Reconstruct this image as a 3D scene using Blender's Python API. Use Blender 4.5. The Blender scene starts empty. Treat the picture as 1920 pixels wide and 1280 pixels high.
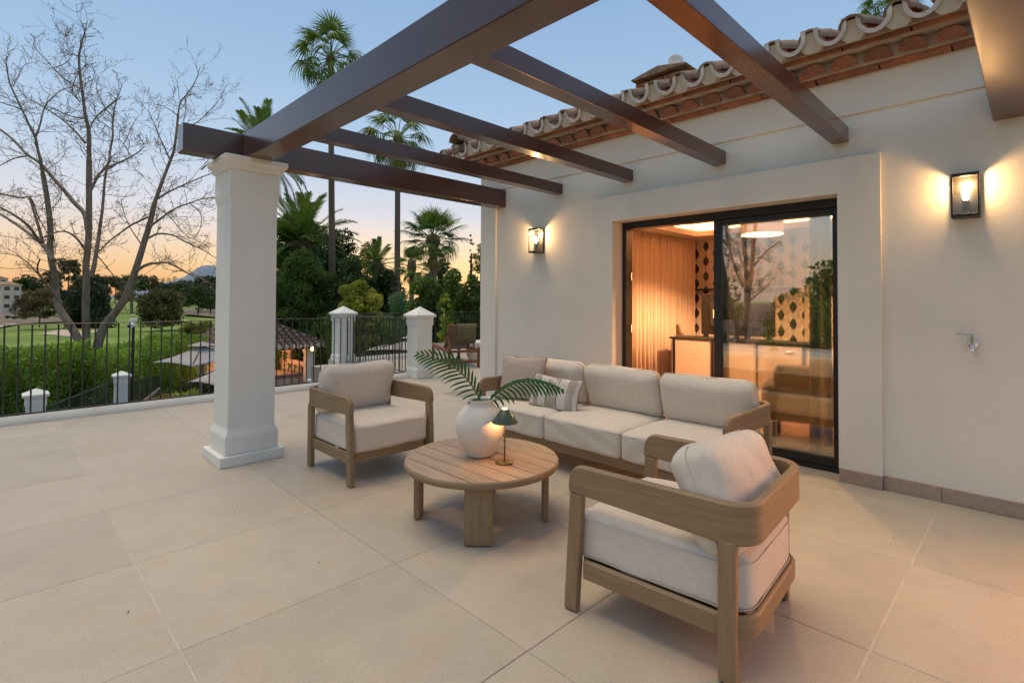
import bpy, bmesh, math, random
import numpy as np
from mathutils import Vector, Matrix
random.seed(7); rng = np.random.default_rng(7)
S = bpy.context.scene; COL = S.collection
PI = math.pi; R = math.radians
# ---------------------------------------------------------------- camera
H = 1.4
YAW, PITCH, ROLL, FPX, CY = 0.787842873, 0.0191319936, 0.00503946657, 975.6, 543.8
cf = Vector((-math.sin(YAW)*math.cos(PITCH), math.cos(YAW)*math.cos(PITCH), math.sin(PITCH)))
r0 = Vector((math.cos(YAW), math.sin(YAW), 0)); u0 = r0.cross(cf)
cr = math.cos(ROLL)*r0 + math.sin(ROLL)*u0; cu = -math.sin(ROLL)*r0 + math.cos(ROLL)*u0
cam_d = bpy.data.cameras.new('camera'); cam = bpy.data.objects.new('camera', cam_d); COL.objects.link(cam)
M = Matrix((cr, cu, -cf)).transposed().to_4x4(); M.translation = (0, 0, H); cam.matrix_world = M
cam_d.sensor_width = 36; cam_d.lens = FPX/1920*36; cam_d.shift_y = -(640-CY)/1920
cam_d.clip_start = 0.05; cam_d.clip_end = 6000
S.camera = cam
def at(px, py, depth):            # world point seen at a spot of the 1920 px photograph, at a given depth
    return Vector((0, 0, H)) + (cf + cr*((px-960)/FPX) - cu*((py-CY)/FPX))*depth
# ---------------------------------------------------------------- world
W = bpy.data.worlds.new('World'); S.world = W; W.use_nodes = True
nt = W.node_tree; nt.nodes.clear(); N = nt.nodes.new; L = nt.links.new
def srgb(r, g, b):
    f = lambda c: (c/255/12.92) if c/255 <= .04045 else ((c/255+.055)/1.055)**2.4
    return (f(r), f(g), f(b), 1)
def ramp(tree, stops, fac=None, interp='LINEAR'):
    n = tree.nodes.new('ShaderNodeValToRGB'); e = n.color_ramp.elements; n.color_ramp.interpolation = interp
    e[0].position, e[0].color = stops[0]; e[1].position, e[1].color = stops[-1]
    for p, c in stops[1:-1]:
        k = e.new(p); k.color = c
    if fac is not None: tree.links.new(fac, n.inputs[0])
    return n
tc = N('ShaderNodeTexCoord'); sep = N('ShaderNodeSeparateXYZ'); L(tc.outputs['Generated'], sep.inputs[0])
# sunset side (towards the glow) and the far side of the sky, by elevation
west = ramp(nt, [(0, srgb(238,164,128)), (.018, srgb(250,186,126)), (.05, srgb(252,207,152)), (.09, srgb(248,221,192)),
                 (.15, srgb(226,225,232)), (.25, srgb(190,212,236)), (.36, srgb(166,197,229)), (.55, srgb(142,176,216)), (1, srgb(120,158,204))], sep.outputs[2])
east = ramp(nt, [(0, srgb(205,178,160)), (.05, srgb(224,198,172)), (.12, srgb(212,212,206)), (.22, srgb(180,206,226)),
                 (.36, srgb(154,188,222)), (.55, srgb(138,172,212)), (1, srgb(120,158,204))], sep.outputs[2])
dot = N('ShaderNodeVectorMath'); dot.operation = 'DOT_PRODUCT'; L(tc.outputs['Generated'], dot.inputs[0])
SUNAZ = at(820, 540, 1) - Vector((0, 0, H)); SUNAZ.z = 0; SUNAZ.normalize(); dot.inputs[1].default_value = SUNAZ
mr = N('ShaderNodeMapRange'); mr.inputs[1].default_value = -.4; mr.inputs[2].default_value = .95; L(dot.outputs['Value'], mr.inputs[0])
mx = N('ShaderNodeMixRGB'); L(mr.outputs[0], mx.inputs[0]); L(east.outputs[0], mx.inputs[1]); L(west.outputs[0], mx.inputs[2])
# brighter glow low over the place where the sun went down
gl = N('ShaderNodeMapRange'); gl.inputs[1].default_value = .9; gl.inputs[2].default_value = 1.0; L(dot.outputs['Value'], gl.inputs[0])
gz = N('ShaderNodeMapRange'); gz.inputs[1].default_value = .16; gz.inputs[2].default_value = .03; L(sep.outputs[2], gz.inputs[0])
gm = N('ShaderNodeMath'); gm.operation = 'MULTIPLY'; L(gl.outputs[0], gm.inputs[0]); L(gz.outputs[0], gm.inputs[1])
ga = N('ShaderNodeMixRGB'); ga.blend_type = 'ADD'; L(gm.outputs[0], ga.inputs[0]); L(mx.outputs[0], ga.inputs[1]); ga.inputs[2].default_value = (.35, .22, .06, 1)
bg = N('ShaderNodeBackground'); bg.inputs[1].default_value = 1.0; L(ga.outputs[0], bg.inputs[0])
wo = N('ShaderNodeOutputWorld'); L(bg.outputs[0], wo.inputs[0])
# the sun is under the horizon: broad overhead fill lamp added for its afterglow, to brighten walls and floor
sd = bpy.data.lights.new('sun', 'SUN'); sd.energy = 2.3; sd.angle = R(38); sd.color = (1, .785, .49)
so = bpy.data.objects.new('sun', sd); COL.objects.link(so)
so.rotation_euler = (-Vector((-.22, -.12, .95))).to_track_quat('-Z', 'Y').to_euler()
S.view_settings.view_transform = 'Standard'; S.view_settings.look = 'None'; S.view_settings.exposure = 0.0; S.view_settings.gamma = 1
S.render.engine = 'CYCLES'; S.cycles.use_denoising = True; S.cycles.max_bounces = 8; S.cycles.transparent_max_bounces = 24
S.cycles.sample_clamp_indirect = 6; S.cycles.caustics_reflective = False; S.cycles.caustics_refractive = False
# ---------------------------------------------------------------- materials
MATS = {}
def mat(name, col, rough=.6, var=0.0, scale=5, bump=0.0, bscale=60, metal=0.0, col2=None, stretch=(1,1,1), spec=None,
        objvar=0.0, trans=0.0, detail=5, coord='Object', ramp2=(.35,.65), sheen=0):
    if name in MATS: return MATS[name]
    m = bpy.data.materials.new(name); m.use_nodes = True; t = m.node_tree; MATS[name] = m
    b = t.nodes['Principled BSDF']; b.inputs['Roughness'].default_value = rough; b.inputs['Metallic'].default_value = metal
    if spec is not None: b.inputs['Specular IOR Level'].default_value = spec
    if sheen: b.inputs['Sheen Weight'].default_value = sheen
    c4 = (*col, 1)
    tcn = t.nodes.new('ShaderNodeTexCoord'); mp = t.nodes.new('ShaderNodeMapping'); mp.inputs['Scale'].default_value = stretch
    if coord == 'World':
        g = t.nodes.new('ShaderNodeNewGeometry'); t.links.new(g.outputs['Position'], mp.inputs[0])
    else: t.links.new(tcn.outputs[coord], mp.inputs[0])
    out = None
    if col2 is None and var: col2 = tuple(c*(1-var) for c in col)
    if col2 is not None:
        n = t.nodes.new('ShaderNodeTexNoise'); n.inputs['Scale'].default_value = scale; n.inputs['Detail'].default_value = detail; n.inputs['Roughness'].default_value = .6
        t.links.new(mp.outputs[0], n.inputs['Vector'])
        rp = ramp(t, [(ramp2[0], (*col2, 1)), (ramp2[1], c4)], n.outputs[0]); out = rp.outputs[0]
    if objvar:
        oi = t.nodes.new('ShaderNodeObjectInfo'); mrn = t.nodes.new('ShaderNodeMapRange')
        mrn.inputs[3].default_value = 1-objvar; mrn.inputs[4].default_value = 1+objvar; t.links.new(oi.outputs['Random'], mrn.inputs[0])
        mm = t.nodes.new('ShaderNodeVectorMath'); mm.operation = 'SCALE'
        if out is not None: t.links.new(out, mm.inputs[0])
        else: mm.inputs[0].default_value = col
        t.links.new(mrn.outputs[0], mm.inputs['Scale']); out = mm.outputs[0]
    if out is not None: t.links.new(out, b.inputs['Base Color'])
    else: b.inputs['Base Color'].default_value = c4
    if bump:
        n2 = t.nodes.new('ShaderNodeTexNoise'); n2.inputs['Scale'].default_value = bscale; n2.inputs['Detail'].default_value = 4
        t.links.new(mp.outputs[0], n2.inputs['Vector'])
        bp = t.nodes.new('ShaderNodeBump'); bp.inputs['Strength'].default_value = min(1, bump); bp.inputs['Distance'].default_value = .004
        t.links.new(n2.outputs[0], bp.inputs['Height']); t.links.new(bp.outputs[0], b.inputs['Normal'])
    return m
def leafmat(name, lo, hi, trans=.35, rough=.5, islands=True, w=.55):
    if name in MATS: return MATS[name]
    m = bpy.data.materials.new(name); m.use_nodes = True; t = m.node_tree; MATS[name] = m
    b = t.nodes['Principled BSDF']; b.inputs['Roughness'].default_value = rough; b.inputs['Specular IOR Level'].default_value = .3
    g = t.nodes.new('ShaderNodeNewGeometry'); n = t.nodes.new('ShaderNodeTexNoise'); n.inputs['Scale'].default_value = w
    t.links.new(g.outputs['Position'], n.inputs['Vector'])
    ad = t.nodes.new('ShaderNodeMath'); ad.operation = 'MULTIPLY_ADD'; ad.inputs[1].default_value = .55
    t.links.new(g.outputs['Random Per Island'], ad.inputs[0]); 
    sc = t.nodes.new('ShaderNodeMath'); sc.operation = 'MULTIPLY_ADD'; sc.inputs[1].default_value = 1.6; sc.inputs[2].default_value = -.55
    t.links.new(n.outputs[0], sc.inputs[0]); t.links.new(sc.outputs[0], ad.inputs[2])
    rp = ramp(t, [(0, (*lo, 1)), (1, (*hi, 1))], ad.outputs[0]); t.links.new(rp.outputs[0], b.inputs['Base Color'])
    tr = t.nodes.new('ShaderNodeBsdfTranslucent'); t.links.new(rp.outputs[0], tr.inputs[0])
    mxn = t.nodes.new('ShaderNodeMixShader'); mxn.inputs[0].default_value = trans
    t.links.new(b.outputs[0], mxn.inputs[1]); t.links.new(tr.outputs[0], mxn.inputs[2])
    t.links.new(mxn.outputs[0], t.nodes['Material Output'].inputs[0]); return m
def emat(name, col, strength):
    if name in MATS: return MATS[name]
    m = bpy.data.materials.new(name); m.use_nodes = True; t = m.node_tree; MATS[name] = m
    b = t.nodes['Principled BSDF']; b.inputs['Base Color'].default_value = (*col, 1)
    b.inputs['Emission Color'].default_value = (*col, 1); b.inputs['Emission Strength'].default_value = strength; return m
def glassmat(name, refl=.08, tint=(1,1,1), grazing=.6):
    if name in MATS: return MATS[name]
    m = bpy.data.materials.new(name); m.use_nodes = True; t = m.node_tree; MATS[name] = m
    t.nodes.remove(t.nodes['Principled BSDF'])
    tr = t.nodes.new('ShaderNodeBsdfTransparent'); tr.inputs[0].default_value = (*tint, 1)
    gl_ = t.nodes.new('ShaderNodeBsdfGlossy'); gl_.inputs['Roughness'].default_value = 0.0; gl_.inputs[0].default_value = (1, 1, 1, 1)
    fr = t.nodes.new('ShaderNodeLayerWeight'); fr.inputs[0].default_value = .5
    mm = t.nodes.new('ShaderNodeMapRange'); mm.inputs[3].default_value = refl; mm.inputs[4].default_value = grazing
    pw = t.nodes.new('ShaderNodeMath'); pw.operation = 'POWER'; pw.inputs[1].default_value = 3
    t.links.new(fr.outputs['Facing'], pw.inputs[0]); t.links.new(pw.outputs[0], mm.inputs[0])
    mxn = t.nodes.new('ShaderNodeMixShader'); t.links.new(mm.outputs[0], mxn.inputs[0])
    t.links.new(tr.outputs[0], mxn.inputs[1]); t.links.new(gl_.outputs[0], mxn.inputs[2])
    t.links.new(mxn.outputs[0], t.nodes['Material Output'].inputs[0]); return m

stucco = mat('stucco', (.78,.74,.645), .85, var=.08, scale=1.3, bump=.35, bscale=55, detail=8)
plaster = mat('plaster_white', (.79,.775,.71), .8, var=.09, scale=2, bump=.35, bscale=40)
metal_brown = mat('brown_painted_steel', (.075,.028,.017), .25, var=.3, scale=2.5, spec=.6, stretch=(1,1,1), coord='Object', bump=.015, bscale=5)
for _m in (metal_brown,):
    _b = _m.node_tree.nodes['Principled BSDF']; _b.inputs['Coat Weight'].default_value = .35; _b.inputs['Coat Roughness'].default_value = .12; _b.inputs['Coat IOR'].default_value = 1.5
black_metal = mat('black_metal', (.018,.018,.018), .4, metal=.2)
black_frame = mat('black_aluminium', (.012,.014,.016), .35)
rail_metal = mat('rail_iron', (.030,.034,.028), .45)
grout = mat('grout', (.53,.475,.39), .9, var=.15, scale=8)
joint = mat('dark_joint', (.30,.26,.21), .95)
fabric = mat('cream_fabric', (.72,.635,.53), .95, col2=(.655,.57,.47), scale=26, bump=.35, bscale=350, stretch=(1,1,3), sheen=.15, detail=8, ramp2=(.3,.7))
fabric_pink = mat('beige_fabric', (.52,.41,.34), .95, var=.12, scale=40, bump=.3, bscale=350)
piping_m = mat('piping', (.30,.23,.19), .9)
seam_m = mat('seam', (.60,.53,.44), .95)
stripe_g = mat('stripe_grey', (.20,.18,.17), .95); stripe_b = mat('stripe_beige', (.42,.35,.29), .95, bump=.3, bscale=400)
fabric_cream2 = mat('ivory_fabric', (.66,.61,.52), .95, var=.08, scale=60, bump=.4, bscale=300)
def crease(m, sc_=7, st=(1,1,1)):     # broad soft folds on top of the weave
    t = m.node_tree; b = t.nodes['Principled BSDF']; old = b.inputs['Normal'].links[0].from_node
    tcn = t.nodes.new('ShaderNodeTexCoord'); mp = t.nodes.new('ShaderNodeMapping'); mp.inputs['Scale'].default_value = st; t.links.new(tcn.outputs['Object'], mp.inputs[0])
    n = t.nodes.new('ShaderNodeTexNoise'); n.inputs['Scale'].default_value = sc_; n.inputs['Detail'].default_value = 2.5; n.inputs['Distortion'].default_value = 1.6; t.links.new(mp.outputs[0], n.inputs['Vector'])
    bp = t.nodes.new('ShaderNodeBump'); bp.inputs['Strength'].default_value = .3; bp.inputs['Distance'].default_value = .016
    t.links.new(n.outputs[0], bp.inputs['Height']); t.links.new(bp.outputs[0], old.inputs['Normal'])
crease(fabric, 6, (1,1.6,1)); crease(fabric_pink, 9); crease(fabric_cream2, 9)
def wood(name, a, b, st, rough=.55, sc=3):
    return mat(name, a, rough, col2=b, scale=sc, stretch=st, bump=.12, bscale=10, detail=9, ramp2=(.3,.72))
wA, wB = (.31,.205,.11), (.225,.145,.074)
wood_x = wood('teak_along_x', wA, wB, (1.2,14,14)); wood_y = wood('teak_along_y', wA, wB, (14,1.2,14)); wood_z = wood('teak_along_z', wA, wB, (14,14,1.2))
wood_h = wood('teak_band', wA, wB, (1.5,1.5,22))
table_wood = mat('table_plank_teak', (.47,.335,.21), .42, col2=(.30,.20,.12), scale=3.2, stretch=(1,12,12), bump=.15, bscale=10, detail=9, objvar=.12, ramp2=(.28,.72))
red_wood = wood('red_teak', (.26,.09,.045), (.16,.05,.03), (3,3,3))
ceramic = mat('matt_ceramic', (.76,.70,.60), .8, col2=(.71,.64,.54), scale=4, stretch=(1,1,4), bump=.5, bscale=14)
terra = mat('terracotta', (.46,.18,.085), .85, col2=(.24,.11,.07), scale=9, bump=.8, bscale=30, objvar=.2)
terra_old = mat('weathered_tile', (.36,.24,.155), .9, col2=(.15,.105,.075), scale=12, bump=.9, bscale=30, objvar=.25)
mortar = mat('mortar', (.55,.47,.38), .95, var=.25, scale=14, bump=.8, bscale=50)
white_rim = mat('whitewash', (.72,.71,.67), .85, col2=(.50,.47,.42), scale=16, bump=.5, bscale=60)
chrome = mat('chrome', (.8,.8,.8), .12, metal=1)
brass = mat('aged_brass', (.30,.21,.09), .38, metal=.85)
green_metal = mat('green_enamel', (.060,.085,.048), .35)
def tile_mat():
    m = mat('limestone', (.515,.445,.355), .48, col2=(.455,.39,.305), scale=1.1, bump=.35, bscale=160, coord='World', objvar=.05, detail=9, ramp2=(.3,.7), spec=.35)
    t = m.node_tree; b = t.nodes['Principled BSDF']; src = b.inputs['Base Color'].links[0].from_socket
    g = t.nodes.new('ShaderNodeNewGeometry'); n = t.nodes.new('ShaderNodeTexNoise'); n.inputs['Scale'].default_value = 120; n.inputs['Detail'].default_value = 3
    t.links.new(g.outputs['Position'], n.inputs['Vector'])
    rp = ramp(t, [(.30, (.80,.78,.75,1)), (.45, (.98,.98,.98,1)), (.60,(1,1,1,1)), (.74, (1.10,1.09,1.06,1))], n.outputs[0])
    mu = t.nodes.new('ShaderNodeMixRGB'); mu.blend_type = 'MULTIPLY'; mu.inputs[0].default_value = 1
    t.links.new(src, mu.inputs[1]); t.links.new(rp.outputs[0], mu.inputs[2])
    n3 = t.nodes.new('ShaderNodeTexNoise'); n3.inputs['Scale'].default_value = 5; n3.inputs['Detail'].default_value = 6; t.links.new(g.outputs['Position'], n3.inputs['Vector'])
    rp3 = ramp(t, [(.33, (.94,.935,.93,1)), (.54, (1,1,1,1)), (.70, (1.0,.95,.89,1))], n3.outputs[0])
    mu2 = t.nodes.new('ShaderNodeMixRGB'); mu2.blend_type = 'MULTIPLY'; mu2.inputs[0].default_value = 1
    t.links.new(mu.outputs[0], mu2.inputs[1]); t.links.new(rp3.outputs[0], mu2.inputs[2]); t.links.new(mu2.outputs[0], b.inputs['Base Color'])
    return m
limestone = tile_mat()
skirt_m = mat('skirting_stone', (.42,.31,.24), .6, var=.2, scale=30, bump=.3, bscale=150, objvar=.06)
# ---------------------------------------------------------------- mesh helpers
class MB:
    def __init__(s): s.v = []; s.f = []; s.m = []; s.mi = 0
    def add(s, vs, fs):
        k = len(s.v); s.v += [tuple(v) for v in vs]; s.f += [tuple(i+k for i in f) for f in fs]; s.m += [s.mi]*len(fs); return s
    def box(s, x0, x1, y0, y1, z0, z1):
        v = [(x0,y0,z0),(x1,y0,z0),(x1,y1,z0),(x0,y1,z0),(x0,y0,z1),(x1,y0,z1),(x1,y1,z1),(x0,y1,z1)]
        return s.add(v, [(3,2,1,0),(4,5,6,7),(0,1,5,4),(1,2,6,5),(2,3,7,6),(3,0,4,7)])
    def tube(s, pts, rad, n=8, cap=True):
        pts = [Vector(p) for p in pts]; rad = rad if hasattr(rad, '__len__') else [rad]*len(pts)
        vs = []; up = None
        for i, p in enumerate(pts):
            d = (pts[min(i+1, len(pts)-1)] - pts[max(i-1, 0)]).normalized()
            if up is None: up = Vector((0,0,1)) if abs(d.z) < .9 else Vector((1,0,0))
            a = d.cross(up)
            if a.length < 1e-5: a = d.orthogonal()
            a.normalize(); up = a.cross(d)
            for j in range(n):
                t = 2*PI*j/n; vs.append(p + (a*math.cos(t) + up*math.sin(t))*rad[i])
        fs = [(i*n+j, i*n+(j+1)%n, (i+1)*n+(j+1)%n, (i+1)*n+j) for i in range(len(pts)-1) for j in range(n)]
        if cap: fs += [tuple(range(n))[::-1], tuple(range((len(pts)-1)*n, len(pts)*n))]
        return s.add(vs, fs)
    def lathe(s, prof, n=48, c=(0,0,0)):
        vs = [(c[0]+r*math.cos(2*PI*j/n), c[1]+r*math.sin(2*PI*j/n), c[2]+z) for r, z in prof for j in range(n)]
        fs = [(i*n+j, i*n+(j+1)%n, (i+1)*n+(j+1)%n, (i+1)*n+j) for i in range(len(prof)-1) for j in range(n)]
        return s.add(vs, fs)
    def prism(s, poly, axis, a, b):     # extrude 2-D polygon along an axis
        f = {'z': lambda p, t: (p[0],p[1],t), 'y': lambda p, t: (p[0],t,p[1]), 'x': lambda p, t: (t,p[0],p[1])}[axis]
        n = len(poly); vs = [f(p, a) for p in poly] + [f(p, b) for p in poly]
        return s.add(vs, [tuple(range(n))[::-1], tuple(range(n, 2*n))] + [(i, (i+1)%n, n+(i+1)%n, n+i) for i in range(n)])
    def mesh(s, name, mats, smooth=False, bevel=0, seg=2, fix=True):
        me = bpy.data.meshes.new(name); me.from_pydata(s.v, [], s.f)
        for m in (mats if isinstance(mats, (list, tuple)) else [mats]): me.materials.append(m)
        if any(s.m): me.polygons.foreach_set('material_index', s.m)
        if fix or bevel:
            bm = bmesh.new(); bm.from_mesh(me)
            if fix: bmesh.ops.recalc_face_normals(bm, faces=bm.faces)
            if bevel:
                ed = [e for e in bm.edges if len(e.link_faces) == 2 and e.calc_face_angle(0) > R(30)]
                bmesh.ops.bevel(bm, geom=ed, offset=bevel, segments=seg, affect='EDGES', profile=.5, clamp_overlap=True)
            bm.to_mesh(me); bm.free()
        if smooth:
            me.polygons.foreach_set('use_smooth', [True]*len(me.polygons))
            if smooth == 'auto':
                try: me.set_sharp_from_angle(angle=R(35))
                except Exception: pass
        me.update(); return me
def tag(o, label=None, cat=None, group=None, kind=None):
    for k, v in (('label', label), ('category', cat), ('group', group), ('kind', kind)):
        if v: o[k] = v
    return o
def obj(name, me, parent=None, loc=None, rot=None):
    o = bpy.data.objects.new(name, me); COL.objects.link(o)
    if parent: o.parent = parent
    if loc is not None: o.location = loc
    if rot is not None: o.rotation_euler = rot
    return o
def empty(name, loc=(0,0,0), rz=0):
    o = bpy.data.objects.new(name, None); COL.objects.link(o); o.location = loc; o.rotation_euler = (0,0,rz); o.empty_display_size = .1; return o
def thing(name, label, cat, loc=(0,0,0), rz=0, group=None): return tag(empty(name, loc, rz), label, cat, group)
def copy_tree(o, parent=None, loc=None, rz=None, label=None):
    c = o.copy(); COL.objects.link(c)
    if parent: c.parent = parent
    if loc is not None: c.location = loc
    if rz is not None: c.rotation_euler = (0,0,rz)
    if label: c['label'] = label
    for ch in list(o.children): copy_tree(ch, c)
    return c
def npmesh(name, V, F, m, smooth=False):
    me = bpy.data.meshes.new(name); V = np.asarray(V, dtype=np.float32); F = np.asarray(F, dtype=np.int32)
    k = F.shape[1]; me.vertices.add(len(V)); me.vertices.foreach_set('co', V.ravel())
    me.loops.add(F.size); me.loops.foreach_set('vertex_index', F.ravel()); me.polygons.add(len(F))
    me.polygons.foreach_set('loop_start', np.arange(0, F.size, k, dtype=np.int32)); me.polygons.foreach_set('loop_total', np.full(len(F), k, dtype=np.int32))
    if smooth: me.polygons.foreach_set('use_smooth', np.ones(len(F), bool))
    me.materials.append(m); me.update(calc_edges=True); me.validate(); return me
# ---------------------------------------------------------------- terrace
WY = 4.744            # plane of the house wall
terr = tag(empty('terrace_floor'), kind='structure')
EDX = -7.90
b = MB(); b.box(EDX, 7, -7.5, WY+.2, -.30, -.0045); b.box(-10.75, EDX, 4.75, 14.5, -.30, -.0045); b.box(EDX+.001, -5.34, WY+.201, 14.5, -.30, -.0045)
obj('grout_bed', b.mesh('grout_bed', joint), terr)
xl = [-.48 - .9655*k for k in range(11)][::-1] + [-.48+.9655*k for k in range(1, 7)]
yl = [.55-.985*k for k in range(8)][::-1] + [.55+.985*k for k in range(1, 14)]
ncut = 0; tmeshes = {}
for i in range(len(xl)-1):
    for j in range(len(yl)-1):
        x0, x1, y0, y1 = xl[i], xl[i+1], yl[j], yl[j+1]
        g = .0013
        ax0 = x0 + (.0034 if abs(x0+.48) < .01 else g); ax1 = x1 - (.0034 if abs(x1+.48) < .01 else g)
        ay0 = y0 + (.0038 if abs(y0-.55) < .01 else g); ay1 = y1 - (.0038 if abs(y1-.55) < .01 else g)
        if y0 < WY-.01:
            ax0 = max(ax0, EDX+.002); ay1 = min(ay1, WY+.02) if ax1 > -5.35 else ay1
        if y0 >= WY-.01 and ax1 > -5.36: ax1 = min(ax1, -5.36)
        if ax1 - ax0 < .04 or ay1-ay0 < .04: continue
        if ax0 > 1.6 and ay1 < -1: continue
        dz = random.uniform(-.0006, .0006)
        key = (round(ax1-ax0, 3), round(ay1-ay0, 3))
        if key not in tmeshes:
            mb = MB().box(0, key[0], 0, key[1], -.03, 0); tmeshes[key] = mb.mesh('slab', limestone, bevel=.0025, seg=1)
        obj('slab', tmeshes[key], terr, (ax0, ay0, dz))
# far landing beyond the corner pillar
for i in range(3):
    for j in range(9):
        x0 = -10.74+i*.945; y0 = 4.76+j*.985
        key = (.94, .98)
        if key not in tmeshes: tmeshes[key] = MB().box(0, .94, 0, .98, -.03, 0).mesh('slab', limestone, bevel=.0025, seg=1)
        obj('slab', tmeshes[key], terr, (x0, y0, 0))
b = MB(); b.box(EDX, 7, .5432, .5568, -.02, -.0018); b.box(-.4860+.0, -.474, -7.4, .543, -.02, -.0012); b.box(-.4860, -.474, .557, WY, -.02, -.0012)
obj('grout_line', b.mesh('grout_line', grout), terr)
# rounded white kerb along the terrace edge
def kerb(name, p0, p1, parent, w=.26, h=.085):
    p0, p1 = Vector(p0), Vector(p1); d = (p1-p0); L_ = d.length; 
    prof = [(-w, -.35), (-w, h*.6), (-w+.02, h*.92), (-w+.06, h), (-.10, h), (-.05, h*.82), (-.015, h*.4), (0, 0.001), (0, -.35)]
    mb = MB().prism(prof, 'y', 0, L_)
    o = obj(name, mb.mesh(name, mat('kerb_render', (.58,.56,.50), .85, var=.12, scale=3, bump=.3, bscale=40), smooth='auto'), parent); o.location = p0; o.rotation_euler = (0, 0, math.atan2(d.y, d.x)-PI/2); return o
kb = thing('terrace_kerb', 'low rounded white kerb along the terrace edge under the railing', 'kerb')
kerb('kerb_stone', (EDX, -7.5, 0), (EDX, 5.28, 0), kb)
kerb('kerb_stone', (-10.75, 5.25, 0), (-10.75, 14.5, 0), kb)
# ---------------------------------------------------------------- house shell
house = thing('house', 'white rendered villa wall with terracotta tiled eaves behind the sofa', 'house')
b = MB()
T = .32
dx0, dx1, dzt = -3.205, -1.095, 2.255
ex0, ex1 = .55, 2.65
b.box(-5.33, dx0, WY, WY+T, -.2, 3.16); b.box(dx1, ex0, WY, WY+T, -.2, 3.16); b.box(ex1, 6, WY, WY+T, -.2, 3.16); b.box(dx0, dx1, WY, WY+T, dzt, 3.16); b.box(ex0, ex1, WY, WY+T, dzt, 3.16)
b.box(-5.33, -5.02, WY+T, 14, -.2, 3.16); b.box(-5.02, 6, 13.7, 14, -.2, 3.16)
obj('wall', b.mesh('house_wall', stucco), house)
b = MB().box(-5.355, -5.055, WY-.028, WY+.3, 0, 3.155); obj('corner_pilaster', b.mesh('corner_pilaster', stucco, bevel=.006), house)
b = MB().box(-5.054, 6, WY-.022, WY+.01, 2.862, 3.155); obj('frieze', b.mesh('frieze', stucco, bevel=.004), house)
# door surround, proud of the wall
b = MB(); b.box(-3.465, dx0, WY-.034, WY+.0, .098, 2.53); b.box(dx1, -.812, WY-.034, WY+.0, .098, 2.53); b.box(dx0, dx1, WY-.034, WY, dzt, 2.53)
obj('door_surround', b.mesh('door_surround', stucco), house)
# skirting slabs
def skirt(x0, x1, y):
    obj('skirting_slab', MB().box(x0+.002, x1-.002, y-.014, y+.02, .001, .104).mesh('skirting_slab', skirt_m, bevel=.003), house)
skirt(-1.093, -.812, WY-.034); 
for a, c in ((-.812, -.476), (-.476, .548), (2.652, 3.4)): skirt(a, c, WY)
for a, c in ((-3.465, -3.205),): skirt(a, c, WY-.034)
for a, c in ((-5.05, -4.4), (-4.4, -3.465)): skirt(a, c, WY)
# corbelled eaves: brick course, tile course, brick course
brick_me = MB().box(0, .408, 0, .40, 0, .036).mesh('brick', terra, bevel=.005)
for k in range(26):
    x = -5.42 + k*.42
    o = obj('brick', brick_me, house, (x+random.uniform(-.002,.002), WY-.085+random.uniform(-.004,.004), 3.152))
    obj('brick', brick_me, house, (x-.2+random.uniform(-.002,.002), WY-.25+random.uniform(-.005,.005), 3.287), (R(random.uniform(-.5,.5)), 0, 0))
def barrel(r0_, r1_, L_, th, n=9, down=False, ang=PI):
    vs = []; fs = []; a0 = (PI-ang)/2
    for (y, r) in ((0, r0_), (L_, r1_)):
        for rr in (r, r-th):
            for j in range(n+1):
                t = a0+ang*j/n; vs.append((rr*math.cos(t), y, rr*math.sin(t)*(-1 if down else 1)))
    m_ = n+1
    for j in range(n):
        fs += [(j, j+1, 2*m_+j+1, 2*m_+j), (m_+j, 3*m_+j, 3*m_+j+1, m_+j+1), (j, m_+j, m_+j+1, j+1), (2*m_+j, 2*m_+j+1, 3*m_+j+1, 3*m_+j)]
    fs += [(0, 2*m_, 3*m_, m_), (n, m_+n, 3*m_+n, 2*m_+n)]
    return vs, fs
b = MB(); b.add(*barrel(.088, .088, .30, .02, n=8, ang=PI*.92)); b.prism([(.0875*math.cos(t), .0875*math.sin(t)) for t in [PI*.04+PI*.92*i/8 for i in range(9)]], 'y', .001, .30)
b2 = b.mesh('corbel_tile', [terra], smooth='auto')
for k in range(54):
    obj('corbel_tile', b2, house, (-5.38+k*.208+random.uniform(-.004,.004), WY-.185+random.uniform(-.008,.008), 3.192), (R(random.uniform(-2,2)), R(random.uniform(-7,7)), R(random.uniform(-6,6)))).scale = (random.uniform(.93,1.06), 1, random.uniform(.85,1.0))
b = MB().box(-5.36, 6, WY-.12, WY+.3, 3.188, 3.287); b.box(-5.37, 6, WY-.235, WY+.3, 3.278, 3.289)
obj('mortar_bed', b.mesh('mortar_bed', mortar), house)
# undulating mortar bedding between the corbel tiles and under the roof tiles
b = MB().box(-5.44, 6, WY-.262, WY+.4, 3.324, 3.372); obj('eaves_mortar', b.mesh('eaves_mortar', mortar, bevel=.006), house)
P = .2675; SL = math.tan(R(19)); X0 = -1.449 - P*16 + .0
under = []
chan = MB(); chan.add(*barrel(.098, .088, .46, .018, n=10, down=True)); chan.mi = 1
prof = []; n = 10
for rr in (.106, .076):
    prof.append([(-rr, .050)] + [(rr*math.cos(PI+PI*j/n), rr*math.sin(PI+PI*j/n)) for j in range(n+1)] + [(rr, .050)])
n += 2
poly = prof[0] + prof[1][::-1]
for j in range(n):
    a, c = poly[j], poly[j+1]; d, e = prof[1][j+1], prof[1][j]
    chan.add([(p[0], yy, p[1]) for yy in (-.008, .012) for p in (a, c, d, e)], [(0,1,2,3),(7,6,5,4),(0,4,5,1),(2,6,7,3)])
chan_me = chan.mesh('channel_tile', [terra, white_rim], smooth='auto')
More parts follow.
